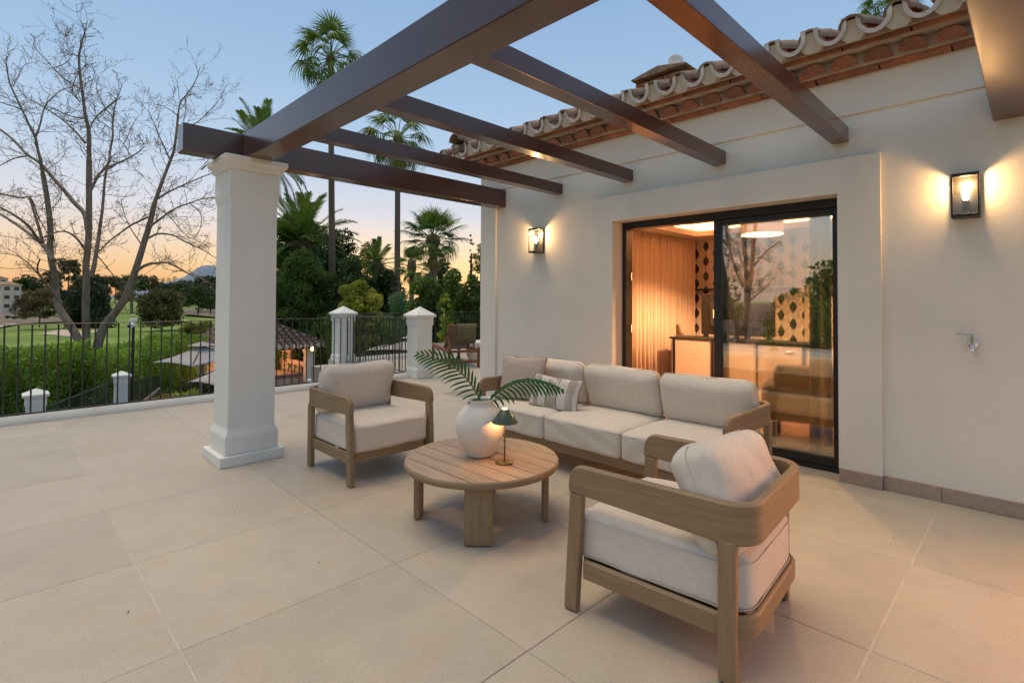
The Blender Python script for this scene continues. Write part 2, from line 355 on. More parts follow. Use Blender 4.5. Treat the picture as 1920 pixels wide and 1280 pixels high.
cov = MB(); cov.add(*barrel(.084, .094, .46, .017, n=10)); cov_me = cov.mesh('cover_tile', [terra_old], smooth='auto')
infill = MB().prism([(.070*math.cos(PI*j/10), .066*math.sin(PI*j/10)) for j in range(11)] + [(-.070, -.055), (-.04, -.085), (.04, -.085), (.07, -.055)], 'y', 0, .1).mesh('mortar_plug', mat('cream_mortar', (.62,.56,.46), .95, var=.15, scale=14, bump=.6, bscale=60))
YE = WY-.40
for row in range(5):
    for k in range(0, 42):
        xc = X0 + k*P; xt = xc + P/2
        y = YE + row*.37; z = 3.405 + row*.37*SL
        if row > 1 and xc > 1.2: continue
        jx, jz = random.uniform(-.004,.004), random.uniform(-.004,.004)
        if row == 0 or k % 1 == 0:
            o = obj('channel_tile', chan_me if row == 0 else chan_me, house, (xt+jx, y, z+jz), (math.atan(SL), 0, R(random.uniform(-.8,.8))))
            o2 = obj('cover_tile', cov_me, house, (xc+jx, y+.0+random.uniform(-.008,.012), z-.028+jz), (math.atan(SL), R(random.uniform(-2,2)), R(random.uniform(-1,1))))
        if row == 0: obj('mortar_plug', infill, house, (xc, y+.03, z-.03), (math.atan(SL), 0, 0))
b = MB(); b.add([(-5.62,YE+.3,3.40),(6,YE+.3,3.40),(6,YE+5,3.40+4.7*SL),(-3.7,YE+5,3.40+4.7*SL), (-5.62,YE+.3,3.37),(6,YE+.3,3.37),(6,YE+5,3.36),(-3.7,YE+5,3.36)], [(0,1,2,3),(4,7,6,5),(0,4,5,1),(1,5,6,2),(2,6,7,3),(3,7,4,0)])
obj('roof_deck', b.mesh('roof_deck', terra_old), house)
b = MB().prism([(-5.5,3.36),(-5.5,3.42),(-5.44,3.47),(-5.38,3.42),(-5.38,3.36)], 'y', YE-.02, YE+.5); b.add(*[[(v[0]-5.62, v[1]+YE+.12, v[2]+3.46) for v in barrel(.1,.09,.46,.018)[0]], barrel(.1,.09,.46,.018)[1]])
b.add(*[[(v[0]-5.46, v[1]+YE-.02, v[2]+3.52) for v in barrel(.11,.1,.40,.02)[0]], barrel(.1,.09,.46,.018)[1]])
obj('verge_tile', b.mesh('verge_tile', terra_old, smooth='auto'), house)
# chimney of brick on the roof
ch = obj('chimney', MB().box(-3.93,-3.30,6.5,7.1,3.9,4.50).mesh('chimney', terra_old), house)
for k in range(4):
    for s in range(3):
        obj('chimney_brick', MB().box(-3.96+s*.22-(k%2)*.05, -3.76+s*.22-(k%2)*.05, 6.47, 6.6, 4.21+k*.075, 4.27+k*.075).mesh('chimney_brick', terra, bevel=.008), ch)
obj('chimney_cap', MB().prism([(-4.02,4.51),(-3.22,4.51),(-3.20,4.54),(-3.62,4.62),(-4.04,4.54)], 'y', 6.38, 7.2).mesh('chimney_cap', terra_old, bevel=.01), ch)
# small satellite dish
ds = thing('satellite_dish', 'small round pale satellite dish above the brick chimney', 'dish', (-3.62, 6.9, 4.64))
b = MB(); b.lathe([(0,.0),(.06,.006),(.10,.02),(.11,.026),(.105,.03),(.06,.016),(0,.01)], 24); o = obj('reflector', b.mesh('reflector', plaster, smooth=True), ds, (0,0,.20), (R(80),0,R(40)))
obj('mast', MB().tube([(0,.03,-.1),(0,.03,.2)], .015).mesh('mast', chrome), ds)
# ---------------------------------------------------------------- pergola
perg = thing('pergola', 'dark brown steel pergola over the seating group, on a white column and the wall', 'pergola')
def beam(name, x0, x1, y0, y1, z0, z1, bev=.006):
    c = ((x0+x1)/2, (y0+y1)/2, (z0+z1)/2); o = obj(name, MB().box(x0-c[0], x1-c[0], y0-c[1], y1-c[1], z0-c[2], z1-c[2]).mesh(name, metal_brown, bevel=bev), perg, c); return o
beam('main_beam', -4.888, 4.4, 1.522, 1.720, 2.612, 2.842)
beam('outer_beam', -5.07, -4.89, 1.07, WY+.02, 2.614, 2.84)
beam('near_beam', -.188, -.008, 1.723, WY+.02, 2.617, 2.84)
for k in (-4.042, -3.084, -2.105, -1.136): beam('rafter', k, k+.116, 1.723, WY-.0, 2.655, 2.775, .004)
for k in (.85, 1.8, 2.75): beam('rafter', k, k+.116, 1.723, WY-.0, 2.655, 2.775, .004)
col = thing('pergola_column', 'square white rendered column carrying the pergola, left of the armchair', 'column', (-4.975, 1.595, 0))
def ring(mb, levels, n=1):           # stacked rectangles (hx, hy, z)
    vs = []; fs = []
    for hx, hy, z in levels: vs += [(-hx,-hy,z),(hx,-hy,z),(hx,hy,z),(-hx,hy,z)]
    for i in range(len(levels)-1):
        for j in range(4): fs.append((i*4+j, i*4+(j+1)%4, i*4+4+(j+1)%4, i*4+4+j))
    fs += [(3,2,1,0), tuple(range(len(levels)*4-4, len(levels)*4))]
    return mb.add(vs, fs)
obj('plinth', ring(MB(), [(.255,.262,0),(.255,.262,.088)]).mesh('plinth', plaster, bevel=.006), col)
obj('shaft', ring(MB(), [(.218,.218,.088),(.218,.218,.235),(.213,.213,.25),(.198,.196,.29),(.194,.192,.305),(.194,.192,2.22),(.197,.196,2.24),(.203,.203,2.275),(.206,.206,2.29),(.206,.206,2.50)]).mesh('shaft', plaster, bevel=.008), col)
obj('capital', ring(MB(), [(.216,.216,2.498),(.232,.232,2.52),(.234,.234,2.545),(.250,.250,2.56),(.258,.258,2.572),(.258,.258,2.611)]).mesh('capital', plaster, bevel=.003), col)
col2 = copy_tree(col, loc=(4.2, 1.595, 0), label='second white pergola column to the right outside the picture')
# ---------------------------------------------------------------- sliding door
door = thing('sliding_door', 'large black framed sliding glass door standing half open', 'door')
FY = 4.90
b = MB(); b.box(dx0, dx1, FY, FY+.13, dzt-.075, dzt); b.box(dx0, dx1, FY, FY+.13, -.0, .035); b.box(dx0, dx0+.05, FY, FY+.13, .035, dzt-.075); b.box(dx1-.05, dx1, FY, FY+.13, .035, dzt-.075)
obj('frame', b.mesh('door_frame', black_frame, bevel=.004), door)
def sash(x0, x1, y, wl, wr):
    b = MB(); z0, z1 = .036, dzt-.076; b.box(x0, x0+wl, y, y+.045, z0, z1); b.box(x1-wr, x1, y, y+.045, z0, z1); b.box(x0+wl, x1-wr, y, y+.045, z0, z0+.075); b.box(x0+wl, x1-wr, y, y+.045, z1-.05, z1)
    s_ = obj('sash', b.mesh('sash', black_frame, bevel=.004), door)
    g_ = obj('glass_pane', MB().box(x0+wl-.01, x1-wr+.01, y+.018, y+.026, z0+.06, z1-.04).mesh('glass_pane', glassmat('door_glass', .22, (.95,.96,.94), .8)), s_); return s_
s1 = sash(-2.185, dx1-.03, FY+.02, .075, .055)
s2 = sash(-2.14, dx1-.05, FY+.078, .06, .05)
for z in (.5, 1.05, 1.62):
    obj('hinge', MB().box(dx0+.054, dx0+.066, FY+.085, FY+.1, z, z+.09).mesh('hinge', chrome, bevel=.002), door)
door2 = thing('sliding_door', 'second lit glass door further right along the house wall, outside the picture', 'door')
b = MB(); b.box(ex0, ex1, FY, FY+.13, dzt-.075, dzt); b.box(ex0, ex1, FY, FY+.13, 0, .035); b.box(ex0, ex0+.05, FY, FY+.13, .035, dzt-.075); b.box(ex1-.05, ex1, FY, FY+.13, .035, dzt-.075); b.box(1.57, 1.63, FY+.02, FY+.06, .035, dzt-.075)
obj('frame', b.mesh('door_frame', black_frame, bevel=.004), door2)
obj('glass_pane', MB().box(1.63, ex1-.05, FY+.035, FY+.043, .035, dzt-.075).mesh('glass_pane', glassmat('door_glass', .22, (.95,.96,.94), .8)), door2)
# ---------------------------------------------------------------- interior room
warm = mat('interior_paint', (.74,.66,.58), .85, var=.04, scale=3)
def struct(name, mb, m, **k): return tag(obj(name, mb.mesh(name, m, **k)), kind='structure')
IX0, IX1, IY0, IY1 = -4.55, 3.4, WY+T, 8.9
struct('interior_wall', MB().box(IX0-.06, IX0, IY0, IY1, 0, 2.75).box(IX0-.06, IX1, IY1, IY1+.06, 0, 2.75).box(IX1, IX1+.06, IY0, IY1, 0, 2.75).box(IX0, dx0-.01, IY0+.003, IY0+.02, 0, 2.75).box(dx1+.01, ex0-.01, IY0+.003, IY0+.02, 0, 2.75).box(ex1+.01, IX1, IY0+.003, IY0+.02, 0, 2.75).box(ex0-.01, ex1+.01, IY0+.003, IY0+.02, dzt, 2.75).box(dx0-.01, dx1+.01, IY0+.003, IY0+.02, dzt, 2.75), warm)
struct('ceiling', MB().box(IX0, IX1, IY0, IY1, 2.72, 2.78).box(IX0, IX1, IY0, 5.62, 2.47, 2.50).box(IX0, IX1, 8.25, IY1, 2.47, 2.50).box(IX0, -3.95, 5.621, 8.249, 2.47, 2.50).box(.95, IX1, 5.621, 8.249, 2.47, 2.50)
       .box(-3.95,.95,5.60,5.62,2.5,2.56).box(-3.95,.95,8.25,8.27,2.5,2.56).box(-3.97,-3.95,5.621,8.249,2.5,2.56).box(.95,.97,5.621,8.249,2.5,2.56)
       .box(-4.12,1.1,8.38,8.40,2.501,2.719).box(-4.12,1.1,5.47,5.49,2.501,2.719).box(-4.12,-4.10,5.491,8.379,2.501,2.719).box(1.08,1.1,5.491,8.379,2.501,2.719), warm)
ifl = tag(empty('interior_floor'), kind='structure')
obj('subfloor', MB().box(IX0, IX1, FY+.13, IY1, -.2, -.02).mesh('subfloor', joint), ifl)
plank_m = wood('oak_plank', (.36,.17,.09), (.24,.11,.055), (1.2,14,14), .35); plank_me = MB().box(0, 1.995, 0, .196, -.02, .0).mesh('floor_plank', plank_m, bevel=.002, seg=1)
for j in range(19):
    for i in range(-1, 4):
        x = IX0+.01+i*2.0+(j%3)*.66
        if x+.2 < IX0 or x > IX1-.3: continue
        obj('floor_plank', plank_me, ifl, (x, 5.035+j*.2, 0))
# threshold
obj('threshold', MB().box(dx0, dx1, WY-.02, FY, -.1, .0).mesh('threshold', limestone), terr)
# cove light strip and hidden room lamps
ORG = (1.0, .50, .20)
cv = thing('cove_light', 'glowing orange light strip around the ceiling recess', 'light strip')
strip = emat('led_strip', (1, .60, .28), 7)
for bx in ((-3.99,.99,8.285,8.30,2.502,2.53), (-4.0,-3.985,5.6,8.27,2.502,2.53), (-3.99,.99,5.575,5.59,2.502,2.53)):
    obj('led_strip', MB().box(*bx).mesh('led_strip', strip), cv)
def area(name, loc, sx, sy, power, col_, rot=(0,0,0), parent=None):
    l = bpy.data.lights.new(name, 'AREA'); l.shape = 'RECTANGLE'; l.size = sx; l.size_y = sy; l.energy = power; l.color = col_
    o = bpy.data.objects.new(name, l); COL.objects.link(o); o.location = loc; o.rotation_euler = rot
    if parent: o.parent = parent
    return o
area('cove_lamp', (-1.5, 8.34, 2.515), 4.9, .04, 120, ORG, (PI,0,0), cv); area('cove_lamp', (-4.05, 6.9, 2.515), .04, 2.6, 70, ORG, (PI,0,0), cv); area('cove_lamp', (-1.5, 5.53, 2.515), 4.9, .04, 90, ORG, (PI,0,0), cv)
rl = thing('room_lamp', 'hanging ceiling lamp behind the second lit door, outside the picture', 'lamp', (1.6, 6.3, 2.1))
obj('lamp_shade', MB().lathe([(.20,0),(.24,.02),(.24,.22),(.20,.24),(.19,.24),(.23,.21),(.23,.03),(.19,0),(.20,0)], 32).mesh('lamp_shade', mat('linen_curtain', (.66,.52,.42), .95, bump=.2, bscale=300), smooth='auto'), rl)
obj('rod', MB().tube([(0,0,.2),(0,0,.62)], .008).mesh('rod', black_metal), rl)
_l = bpy.data.lights.new('room_lamp_light', 'AREA'); _l.energy = 240; _l.color = (1,.42,.17); _l.size = 1.7; _o = bpy.data.objects.new('room_lamp_light', _l); COL.objects.link(_o); _o.location = (0,-.3,-.75); _o.rotation_euler = (R(-90),0,0); _o.parent = rl
# curtain along the left wall
def curtain(name, x, y0, y1, z0, z1, m, label, amp=.045, pitch=.11, alongx=False):
    n = int((y1-y0)/pitch*10); vs = []; fs = []; Z = [z0, (z0+z1)/2*.8, z1-.25, z1]
    for i in range(n+1):
        t = i/n; s_ = y0+(y1-y0)*t; 
        for k, z in enumerate(Z):
            w = amp*math.sin(2*PI*(s_-y0)/pitch + .8*math.sin(s_*5+k*.35)) * (1.15-.25*k/3) + .012*math.sin(s_*23+k)
            vs.append((s_, x+w, z) if alongx else (x+w, s_+.01*math.sin(k*2+s_*9), z))
    m_ = len(Z)
    for i in range(n):
        for k in range(m_-1): fs.append((i*m_+k, (i+1)*m_+k, (i+1)*m_+k+1, i*m_+k+1))
    me = MB().add(vs, fs).mesh(name, m, smooth=True, fix=False); o = obj(name, me); md = o.modifiers.new('thick', 'SOLIDIFY'); md.thickness = .004
    return tag(o, label, 'curtain')
cur_m = mat('linen_curtain', (.66,.52,.42), .95, bump=.2, bscale=300)
curtain('curtain', -4.25, 5.6, 8.75, .02, 2.46, cur_m, 'floor length pleated linen curtain along the left wall of the lit room')
sheer = mat('sheer_yellow', (.55,.47,.34), .95)
curtain('curtain', IY0+.20, -1.44, -1.27, .02, 2.46, sheer, 'narrow bunched curtain behind the right edge of the glass door', amp=.05, alongx=True)
# wallpaper with leaf motifs
wp = thing('wallpaper', 'patterned wallpaper of dark pointed leaves in wavy columns', 'wallpaper')
obj('paper', MB().box(IX0+.02, IX1-.02, IY1-.006, IY1-.001, .02, 2.468).mesh('paper', mat('paper', (.70,.58,.50), .9)), wp)
b = MB(); n = 8
cx = IX0+.11; i = 0
while cx < .8:
    z = 2.36 - (.13 if i % 2 else 0)
    while z > .3:
        w_, h_ = .052, .098
        pts = [(cx + w_*math.sin(PI*k/n)**1.25, z - h_ + 2*h_*k/n) for k in range(n+1)] + [(cx - w_*math.sin(PI*k/n)**1.25, z - h_ + 2*h_*k/n) for k in range(n-1, 0, -1)]
        b.add([(p[0], IY1-.0085, p[1]) for p in pts], [tuple(range(len(pts)))]); z -= .262
    b.add([(cx-.003, IY1-.008, .3), (cx+.003, IY1-.008, .3), (cx+.003, IY1-.008, 2.44), (cx-.003, IY1-.008, 2.44)], [(0,1,2,3)])
    cx += .176; i += 1
o = obj('leaf_print', b.mesh('leaf_print', mat('print', (.03,.022,.02), .8), fix=False), wp); o['kind'] = 'stuff'
# pendant drum lamp
pl = thing('pendant_lamp', 'round drum shade ceiling lamp glowing in the bedroom', 'lamp', (-2.42, 6.85, 2.24))
shade_m = emat('drum_fabric', (1.0,.62,.33), .55)
obj('drum_shade', MB().lathe([(.245,0),(.245,.25),(.24,.25),(.24,0),(.245,0)], 40).mesh('drum_shade', shade_m, smooth='auto'), pl)
obj('band', MB().lathe([(.248,.12),(.248,.13),(.244,.13),(.244,.12),(.248,.12)], 40).mesh('band', black_metal), pl)
obj('rod', MB().tube([(0,0,.24),(0,0,.48)], .01).mesh('rod', black_metal), pl)
pd = bpy.data.lights.new('pendant_bulb', 'POINT'); pd.energy = 620; pd.color = (1,.54,.24); pd.shadow_soft_size = .045; po = bpy.data.objects.new('pendant_bulb', pd); COL.objects.link(po); po.location = (0,0,.12); po.parent = pl
# low cabinet, television seen from behind
cab = thing('bedroom_cabinet', 'white low cabinet with black edging standing across the lit room', 'cabinet', (-3.97, 7.36, 0))
obj('carcass', MB().box(.03, 1.95, .02, .48, .04, .822).mesh('carcass', mat('cabinet_white', (.72,.62,.54), .5), bevel=.004), cab)
obj('top', MB().box(0, 1.98, 0, .5, .824, .85).mesh('cabinet_top', black_metal, bevel=.003), cab)
for x in (.06, .66, 1.28, 1.86): obj('upright', MB().box(x, x+.028, -.002, .018, .0, .823).mesh('upright', black_metal), cab)
for x in (.1, .7, 1.32): obj('door_panel', MB().box(x, x+.53, .004, .0195, .06, .80).mesh('door_panel', MATS['cabinet_white'], bevel=.002), cab)
tv = thing('television', 'back of a black flat television standing on the cabinet', 'television', (-3.58, 7.62, .852))
obj('screen_housing', MB().box(0, 1.05, 0, .04, .05, .66).mesh('screen_housing', mat('tv_plastic', (.010,.008,.007), .5), bevel=.01), tv)
obj('rear_panel', MB().box(.14, .85, -.03, -.001, .17, .52).mesh('rear_panel', mat('tv_plastic2', (.020,.015,.012), .55), bevel=.012), tv)
obj('stand', MB().box(.35, .7, -.07, .10, 0, .012).box(.49, .56, .0, .02, .012, .052).mesh('tv_stand', black_metal), tv)
obj('label_plate', MB().box(.20, .27, -.034, -.031, .30, .42).mesh('label_plate', plaster), tv)
tag(obj('wall_shelf', MB().box(-4.5, -2.6, 8.72, 8.89, 1.585, 1.615).mesh('wall_shelf', black_metal, bevel=.003)), 'thin dark shelf across the leaf wallpaper above the television', 'shelf')
hb = thing('headboard', 'tall upholstered panel below the wallpaper at the back of the room', 'headboard', (-2.5, 8.8, 0))
for k in range(5): obj('panel', MB().box(k*.7+.004, k*.7+.696, 0, .07, .1, 1.48).mesh('headboard_panel', cur_m, bevel=.012), hb)
# olive upholstered chair close behind the glass
def later_chair():
    t = thing('upholstered_chair', 'olive upholstered chair back seen through the right door pane', 'chair', (-1.52, 5.75, 0), R(14))
    ol = mat('olive_velvet', (.10,.085,.03), .9, var=.3, scale=3, sheen=.3)
    for nm, dims, c, r_ in (('backrest', (.72,.20,.46), (0,-.25,.56), .07), ('seat', (.72,.66,.20), (0,.08,.33), .05), ('arm', (.16,.66,.36), (-.40,.08,.40), .06), ('arm', (.16,.66,.36), (.40,.08,.40), .06)):
        V, F = rbox(*dims, r=r_, n=10, noise=.002, seed=3); obj(nm, npmesh(nm, V, F, ol, True), t, c)
    for x in (-.36,.36):
        for y in (-.26,.34): obj('leg', MB().tube([(x,y,0),(x,y,.23)], .02, 8).mesh('chair_leg', black_metal), t)
# ---------------------------------------------------------------- cushions
def rbox(sx, sy, sz, r=.04, n=14, crown=0.0, puff=0.0, noise=.004, seed=0, pinch=0.0, rear=0.0):
    rg = np.random.default_rng(seed); g = np.linspace(-1, 1, n+1); V = []; F = []; idx = {}
    def vid(p):
        k = tuple(np.round(p, 5))
        if k not in idx: idx[k] = len(V); V.append(p)
        return idx[k]
    for ax in range(3):
        for sg in (-1, 1):
            for i in range(n):
                for j in range(n):
                    q = []
                    for (a, c) in ((i,j),(i+1,j),(i+1,j+1),(i,j+1)):
                        p = np.zeros(3); p[ax] = sg; p[(ax+1)%3] = g[a]; p[(ax+2)%3] = g[c]; q.append(vid(p))
                    F.append(q if sg > 0 else q[::-1])
    V = np.array(V); U = np.sign(V)*np.abs(V)**.75; hs = np.array([sx, sy, sz])/2; Pn = U*hs
    inner = np.clip(Pn, -(hs-r), hs-r); d = Pn-inner; ln = np.linalg.norm(d, axis=1, keepdims=True); ln[ln == 0] = 1
    Q = inner + d/ln*r*(np.linalg.norm(d, axis=1, keepdims=True) > 0)
    u, v = Q[:,0]/hs[0], Q[:,1]/hs[1]; w = Q[:,2]/hs[2]
    e = np.clip(1-u**2, 0, 1)*np.clip(1-v**2, 0, 1)
    Q[:,2] += np.where(Q[:,2] > 0, 1, 0)*crown*e**.7
    if puff:
        k = (np.clip(1-np.abs(u)**3, 0, 1)*np.clip(1-np.abs(v)**3, 0, 1))**.55
        Q[:,2] *= (1-puff) + puff*k
    if pinch:
        Q[:,0] *= 1 - pinch*(1-np.abs(v)**2)*np.abs(u)**2; Q[:,1] *= 1 - pinch*(1-np.abs(u)**2)*np.abs(v)**2
    if rear:
        for i in range(len(Q)):
            vx, vy = Q[i,0]+(hs[0]-rear), abs(Q[i,1])-(hs[1]-rear)
            if vx < 0 and vy > 0:
                f_ = max(-vx, vy)/math.hypot(vx, vy); Q[i,0] = -(hs[0]-rear)+vx*f_; Q[i,1] = math.copysign((hs[1]-rear)+vy*f_, Q[i,1])
    for _ in range(7):
        kk = rg.normal(size=3)*rg.uniform(6, 26); ph = rg.uniform(0, 6); dr = rg.normal(size=3); dr /= np.linalg.norm(dr)
        Q += dr*noise*.5*np.sin(Q@kk+ph)[:,None]
    return Q, np.array(F)
def cushion(name, dims, parent, loc, rot=(0,0,0), m=None, **k):
    V, F = rbox(*dims, **k); return obj(name, npmesh(name, V, F, m or fabric, True), parent, loc, rot)
def seam_loop(sx, sy, z, r, rear=None, n=6):
    pts = []; q_ = rear or r
    for (cx, cy, a0, r) in ((sx/2-r, sy/2-r, 0, r), (-sx/2+q_, sy/2-q_, 90, q_), (-sx/2+q_, -sy/2+q_, 180, q_), (sx/2-r, -sy/2+r, 270, r)):
        for k in range(n+1):
            a = R(a0+90*k/n); pts.append((cx+r*math.cos(a), cy+r*math.sin(a), z))
    pts.append(pts[0]); return pts
later_chair()
# ---------------------------------------------------------------- chairs and sofa
def band_mesh(hx_front, hx_back, hy, zt, hgt, th, rc, name, m, endr=.07, n=9, hb=0.0):
    # U shaped rail: open towards +x; outer half width hy, back at -hx_back
    path = []
    def seg(a, c, k): return [(a[0]+(c[0]-a[0])*i/k, a[1]+(c[1]-a[1])*i/k) for i in range(k)]
    ins = [.0, .004, .012, .024, .042, endr, endr+.02] if endr > .01 else [0.0]
    path += [(hx_front-s, -hy) for s in ins]; path += seg((hx_front-endr-.05, -hy), (-hx_back+rc, -hy), 8)[0:]
    for k in range(n+1):
        a = R(270-90*k/n); path.append((-hx_back+rc+rc*math.cos(a), -hy+rc+rc*math.sin(a)))
    path += seg((-hx_back, -hy+rc), (-hx_back, hy-rc), 8)[1:]
    for k in range(n+1):
        a = R(180-90*k/n); path.append((-hx_back+rc+rc*math.cos(a), hy-rc+rc*math.sin(a)))
    path += [(p[0], hy) for p in (seg((hx_front-endr-.05, -hy), (-hx_back+rc, -hy), 8)[::-1])] ; path += [(hx_front-s, hy) for s in ins[::-1]]
    P_ = np.array(path); keep = [0]
    for i in range(1, len(P_)):
        if np.linalg.norm(P_[i]-P_[keep[-1]]) > 1e-5: keep.append(i)
    P_ = P_[keep]; vs = []; fs = []; bv = .006
    for i, p in enumerate(P_):
        d = P_[min(i+1, len(P_)-1)] - P_[max(i-1, 0)]; d /= np.linalg.norm(d); nrm = np.array([d[1], -d[0]])   # inward
        s = hx_front - p[0] if abs(abs(p[1])-hy) < 1e-6 else 9
        top = zt - (endr - math.sqrt(max(0, endr**2-(endr-s)**2)) if s < endr else 0); bot = zt-hgt-hb*min(1, max(0, (hx_front-p[0])/(hx_front+hx_back-.1)))
        sec = [(0, bot+bv), (0, top-bv*1.5), (bv, top-bv*.35), (bv*1.8, top), (th-bv*1.8, top), (th-bv, top-bv*.35), (th, top-bv*1.5), (th, bot+bv), (th-bv, bot), (bv, bot)]
        for (o_, z) in sec: vs.append((p[0]+nrm[0]*o_, p[1]+nrm[1]*o_, z))
    k = 10
    for i in range(len(P_)-1):
        for j in range(k): fs.append((i*k+j, i*k+(j+1)%k, (i+1)*k+(j+1)%k, (i+1)*k+j))
    fs += [tuple(range(k)), tuple(range((len(P_)-1)*k, len(P_)*k))[::-1]]
    return MB().add(vs, fs).mesh(name, m, smooth='auto')
def leg_mesh(x, y, foot_dx, z1, w=.066, t_=.040, m=None):
    h = w/2; k_ = t_/w; v = [(x+foot_dx+a*h, y+c*h*k_, 0.004) for a, c in ((-1,-1),(1,-1),(1,1),(-1,1))] + [(x+a*h, y+c*h*k_, z1) for a, c in ((-1,-1),(1,-1),(1,1),(-1,1))]
    mb = MB().add(v, [(3,2,1,0),(4,5,6,7),(0,1,5,4),(1,2,6,5),(2,3,7,6),(3,0,4,7)])
    return mb.mesh('leg', wood_z, bevel=.007)
def make_seat(name, label, cat, loc, rz, depth_f, depth_b, hy, n_cush, seed):
    t = thing(name, label, cat, loc, rz)
    obj('armrest_band', band_mesh(depth_f, depth_b, hy, .66, .128, .036, .12, 'armrest_band', wood_h, hb=.026), t)
    for sx_, fd in ((depth_f-.036, .030), (-(depth_b-.098), -.0)):
        for sy_ in (-1, 1):
            lg = obj('leg', leg_mesh(sx_, sy_*(hy-.0195), fd, .5305 if fd else .52), t)
            obj('foot_pad', MB().box(sx_+fd-.02, sx_+fd+.02, sy_*(hy-.0195)-.014, sy_*(hy-.0195)+.014, 0, .004).mesh('foot_pad', black_metal), lg)
    # base rail: U plus front piece
    obj('base_rail', band_mesh(depth_f-.067, depth_b-.016, hy-.016, .240, .084, .028, .115, 'base_rail', wood_h, endr=.001), t)
    obj('front_rail', MB().box(depth_f-.064, depth_f-.036, -hy+.065, hy-.065, .158, .238).mesh('front_rail', wood_h, bevel=.006), t)
    for k in range(7 if n_cush > 1 else 4):
        yy = -hy+.10+(2*hy-.2)*k/((7 if n_cush > 1 else 4)-1)
        obj('slat', MB().box(-depth_b+.06, depth_f-.066, yy-.03, yy+.03, .20, .215).mesh('slat', wood_x), t)
    cw = (2*hy-.086)/n_cush; zs = .226; hh = .212
    for k in range(n_cush):
        yc = -hy+.043+cw*(k+.5); dl = depth_f+depth_b-.045; xc = (depth_f-depth_b)/2+.012
        cu_ = cushion('seat_cushion', (dl, cw-.008, hh), t, (xc, yc, zs+hh/2), (0,0,0), r=.036, n=20, crown=.020, noise=.0045, seed=seed+k, rear=.11 if n_cush == 1 else .04)
        sm = MB(); 
        for zz in (hh/2-.022, -hh/2+.022): sm.tube(seam_loop(dl+.002, cw-.006, zz, .04, .11 if n_cush == 1 else None), .0022, 5, cap=False)
        obj('seam', sm.mesh('seam', seam_m, smooth=True), cu_)
    return t, cw
a1, _ = make_seat('armchair', 'teak armchair with cream cushions facing right, beside the white column', 'armchair', (-3.985, 2.275, 0), 0, .375, .42, .384, 1, 11)
bk = dict(r=.075, n=22, puff=.42, noise=.006, m=fabric)
def back_cush(t, y, w, hgt, seed, x=-.235, tilt=14, th=.20, z=.435, roll=0):
    c = cushion('back_cushion', (hgt, w, th), t, (x, y, z+hgt/2*math.cos(R(tilt))-.0), (0, R(-90+tilt)+PI, 0), seed=seed, **bk); c.rotation_euler = (Matrix.Rotation(R(90+tilt), 3, 'Y') @ Matrix.Rotation(R(roll), 3, 'Z')).to_euler()
    sm = MB(); sm.tube(seam_loop(hgt+.0, w+.0, 0, .06), .0026, 5, cap=False); obj('seam', sm.mesh('seam', seam_m, smooth=True), c); return c
back_cush(a1, 0, .69, .42, 21)
obj('care_tag', MB().box(.09, .14, -.352, -.350, .236, .246).mesh('care_tag', plaster), a1)
a2, _ = make_seat('armchair', 'nearest teak armchair seen from behind, cream cushions, back towards the camera', 'armchair', (-1.155, 2.275, 0), R(184), .375, .42, .384, 1, 31)
back_cush(a2, -.0, .69, .41, 41, x=-.225, tilt=24, roll=4, th=.25, z=.415)
for t_, l_ in ((a1, 0), (a2, 1)): t_['group'] = 'pair of teak armchairs'
so_, cw = make_seat('sofa', 'three seat teak sofa with cream cushions against the house wall', 'sofa', (-2.545, 3.665, 0), R(-90), .40, .44, 1.185, 3, 51)
for k in (-1, 0, 1): back_cush(so_, k*cw, cw-.012, .40, 60+k, x=-.24, tilt=16)
# throw pillows
def pillow(name, dims, loc, rot, m, label, pm, seed):
    t = thing(name, label, 'pillow', loc); t.rotation_euler = rot
    V, F = rbox(dims[0], dims[1], dims[2], r=.02, n=20, puff=.86, noise=.003, seed=seed, pinch=.07)
    obj('cover', npmesh('cover', V, F, m, True), t)
    n = 20; pts = []
    hx, hy = dims[0]/2, dims[1]/2
    for (ax, ay, bx_, by_) in ((-1,-1,1,-1),(1,-1,1,1),(1,1,-1,1),(-1,1,-1,-1)):
        for k in range(n):
            u = ax+(bx_-ax)*k/n; v = ay+(by_-ay)*k/n
            pts.append((hx*u*(1-.07*(1-v*v)*u*u)*1.012, hy*v*(1-.07*(1-u*u)*v*v)*1.012, 0))
    pts.append(pts[0]); obj('piping', MB().tube(pts, .0045, 6, cap=False).mesh('piping', pm, smooth=True), t); return t
p1 = pillow('throw_pillow', (.47, .42, .13), (-3.47, 3.60, .655), (R(75), 0, R(18)), fabric_pink, 'square beige piped pillow at the left end of the sofa', piping_m, 3)
p2 = pillow('throw_pillow', (.50, .29, .12), (-3.02, 3.555, .575), (R(72), R(3), R(8)), fabric_cream2, 'ivory lumbar pillow with grey and beige stripes leaning on the sofa', piping_m, 5)
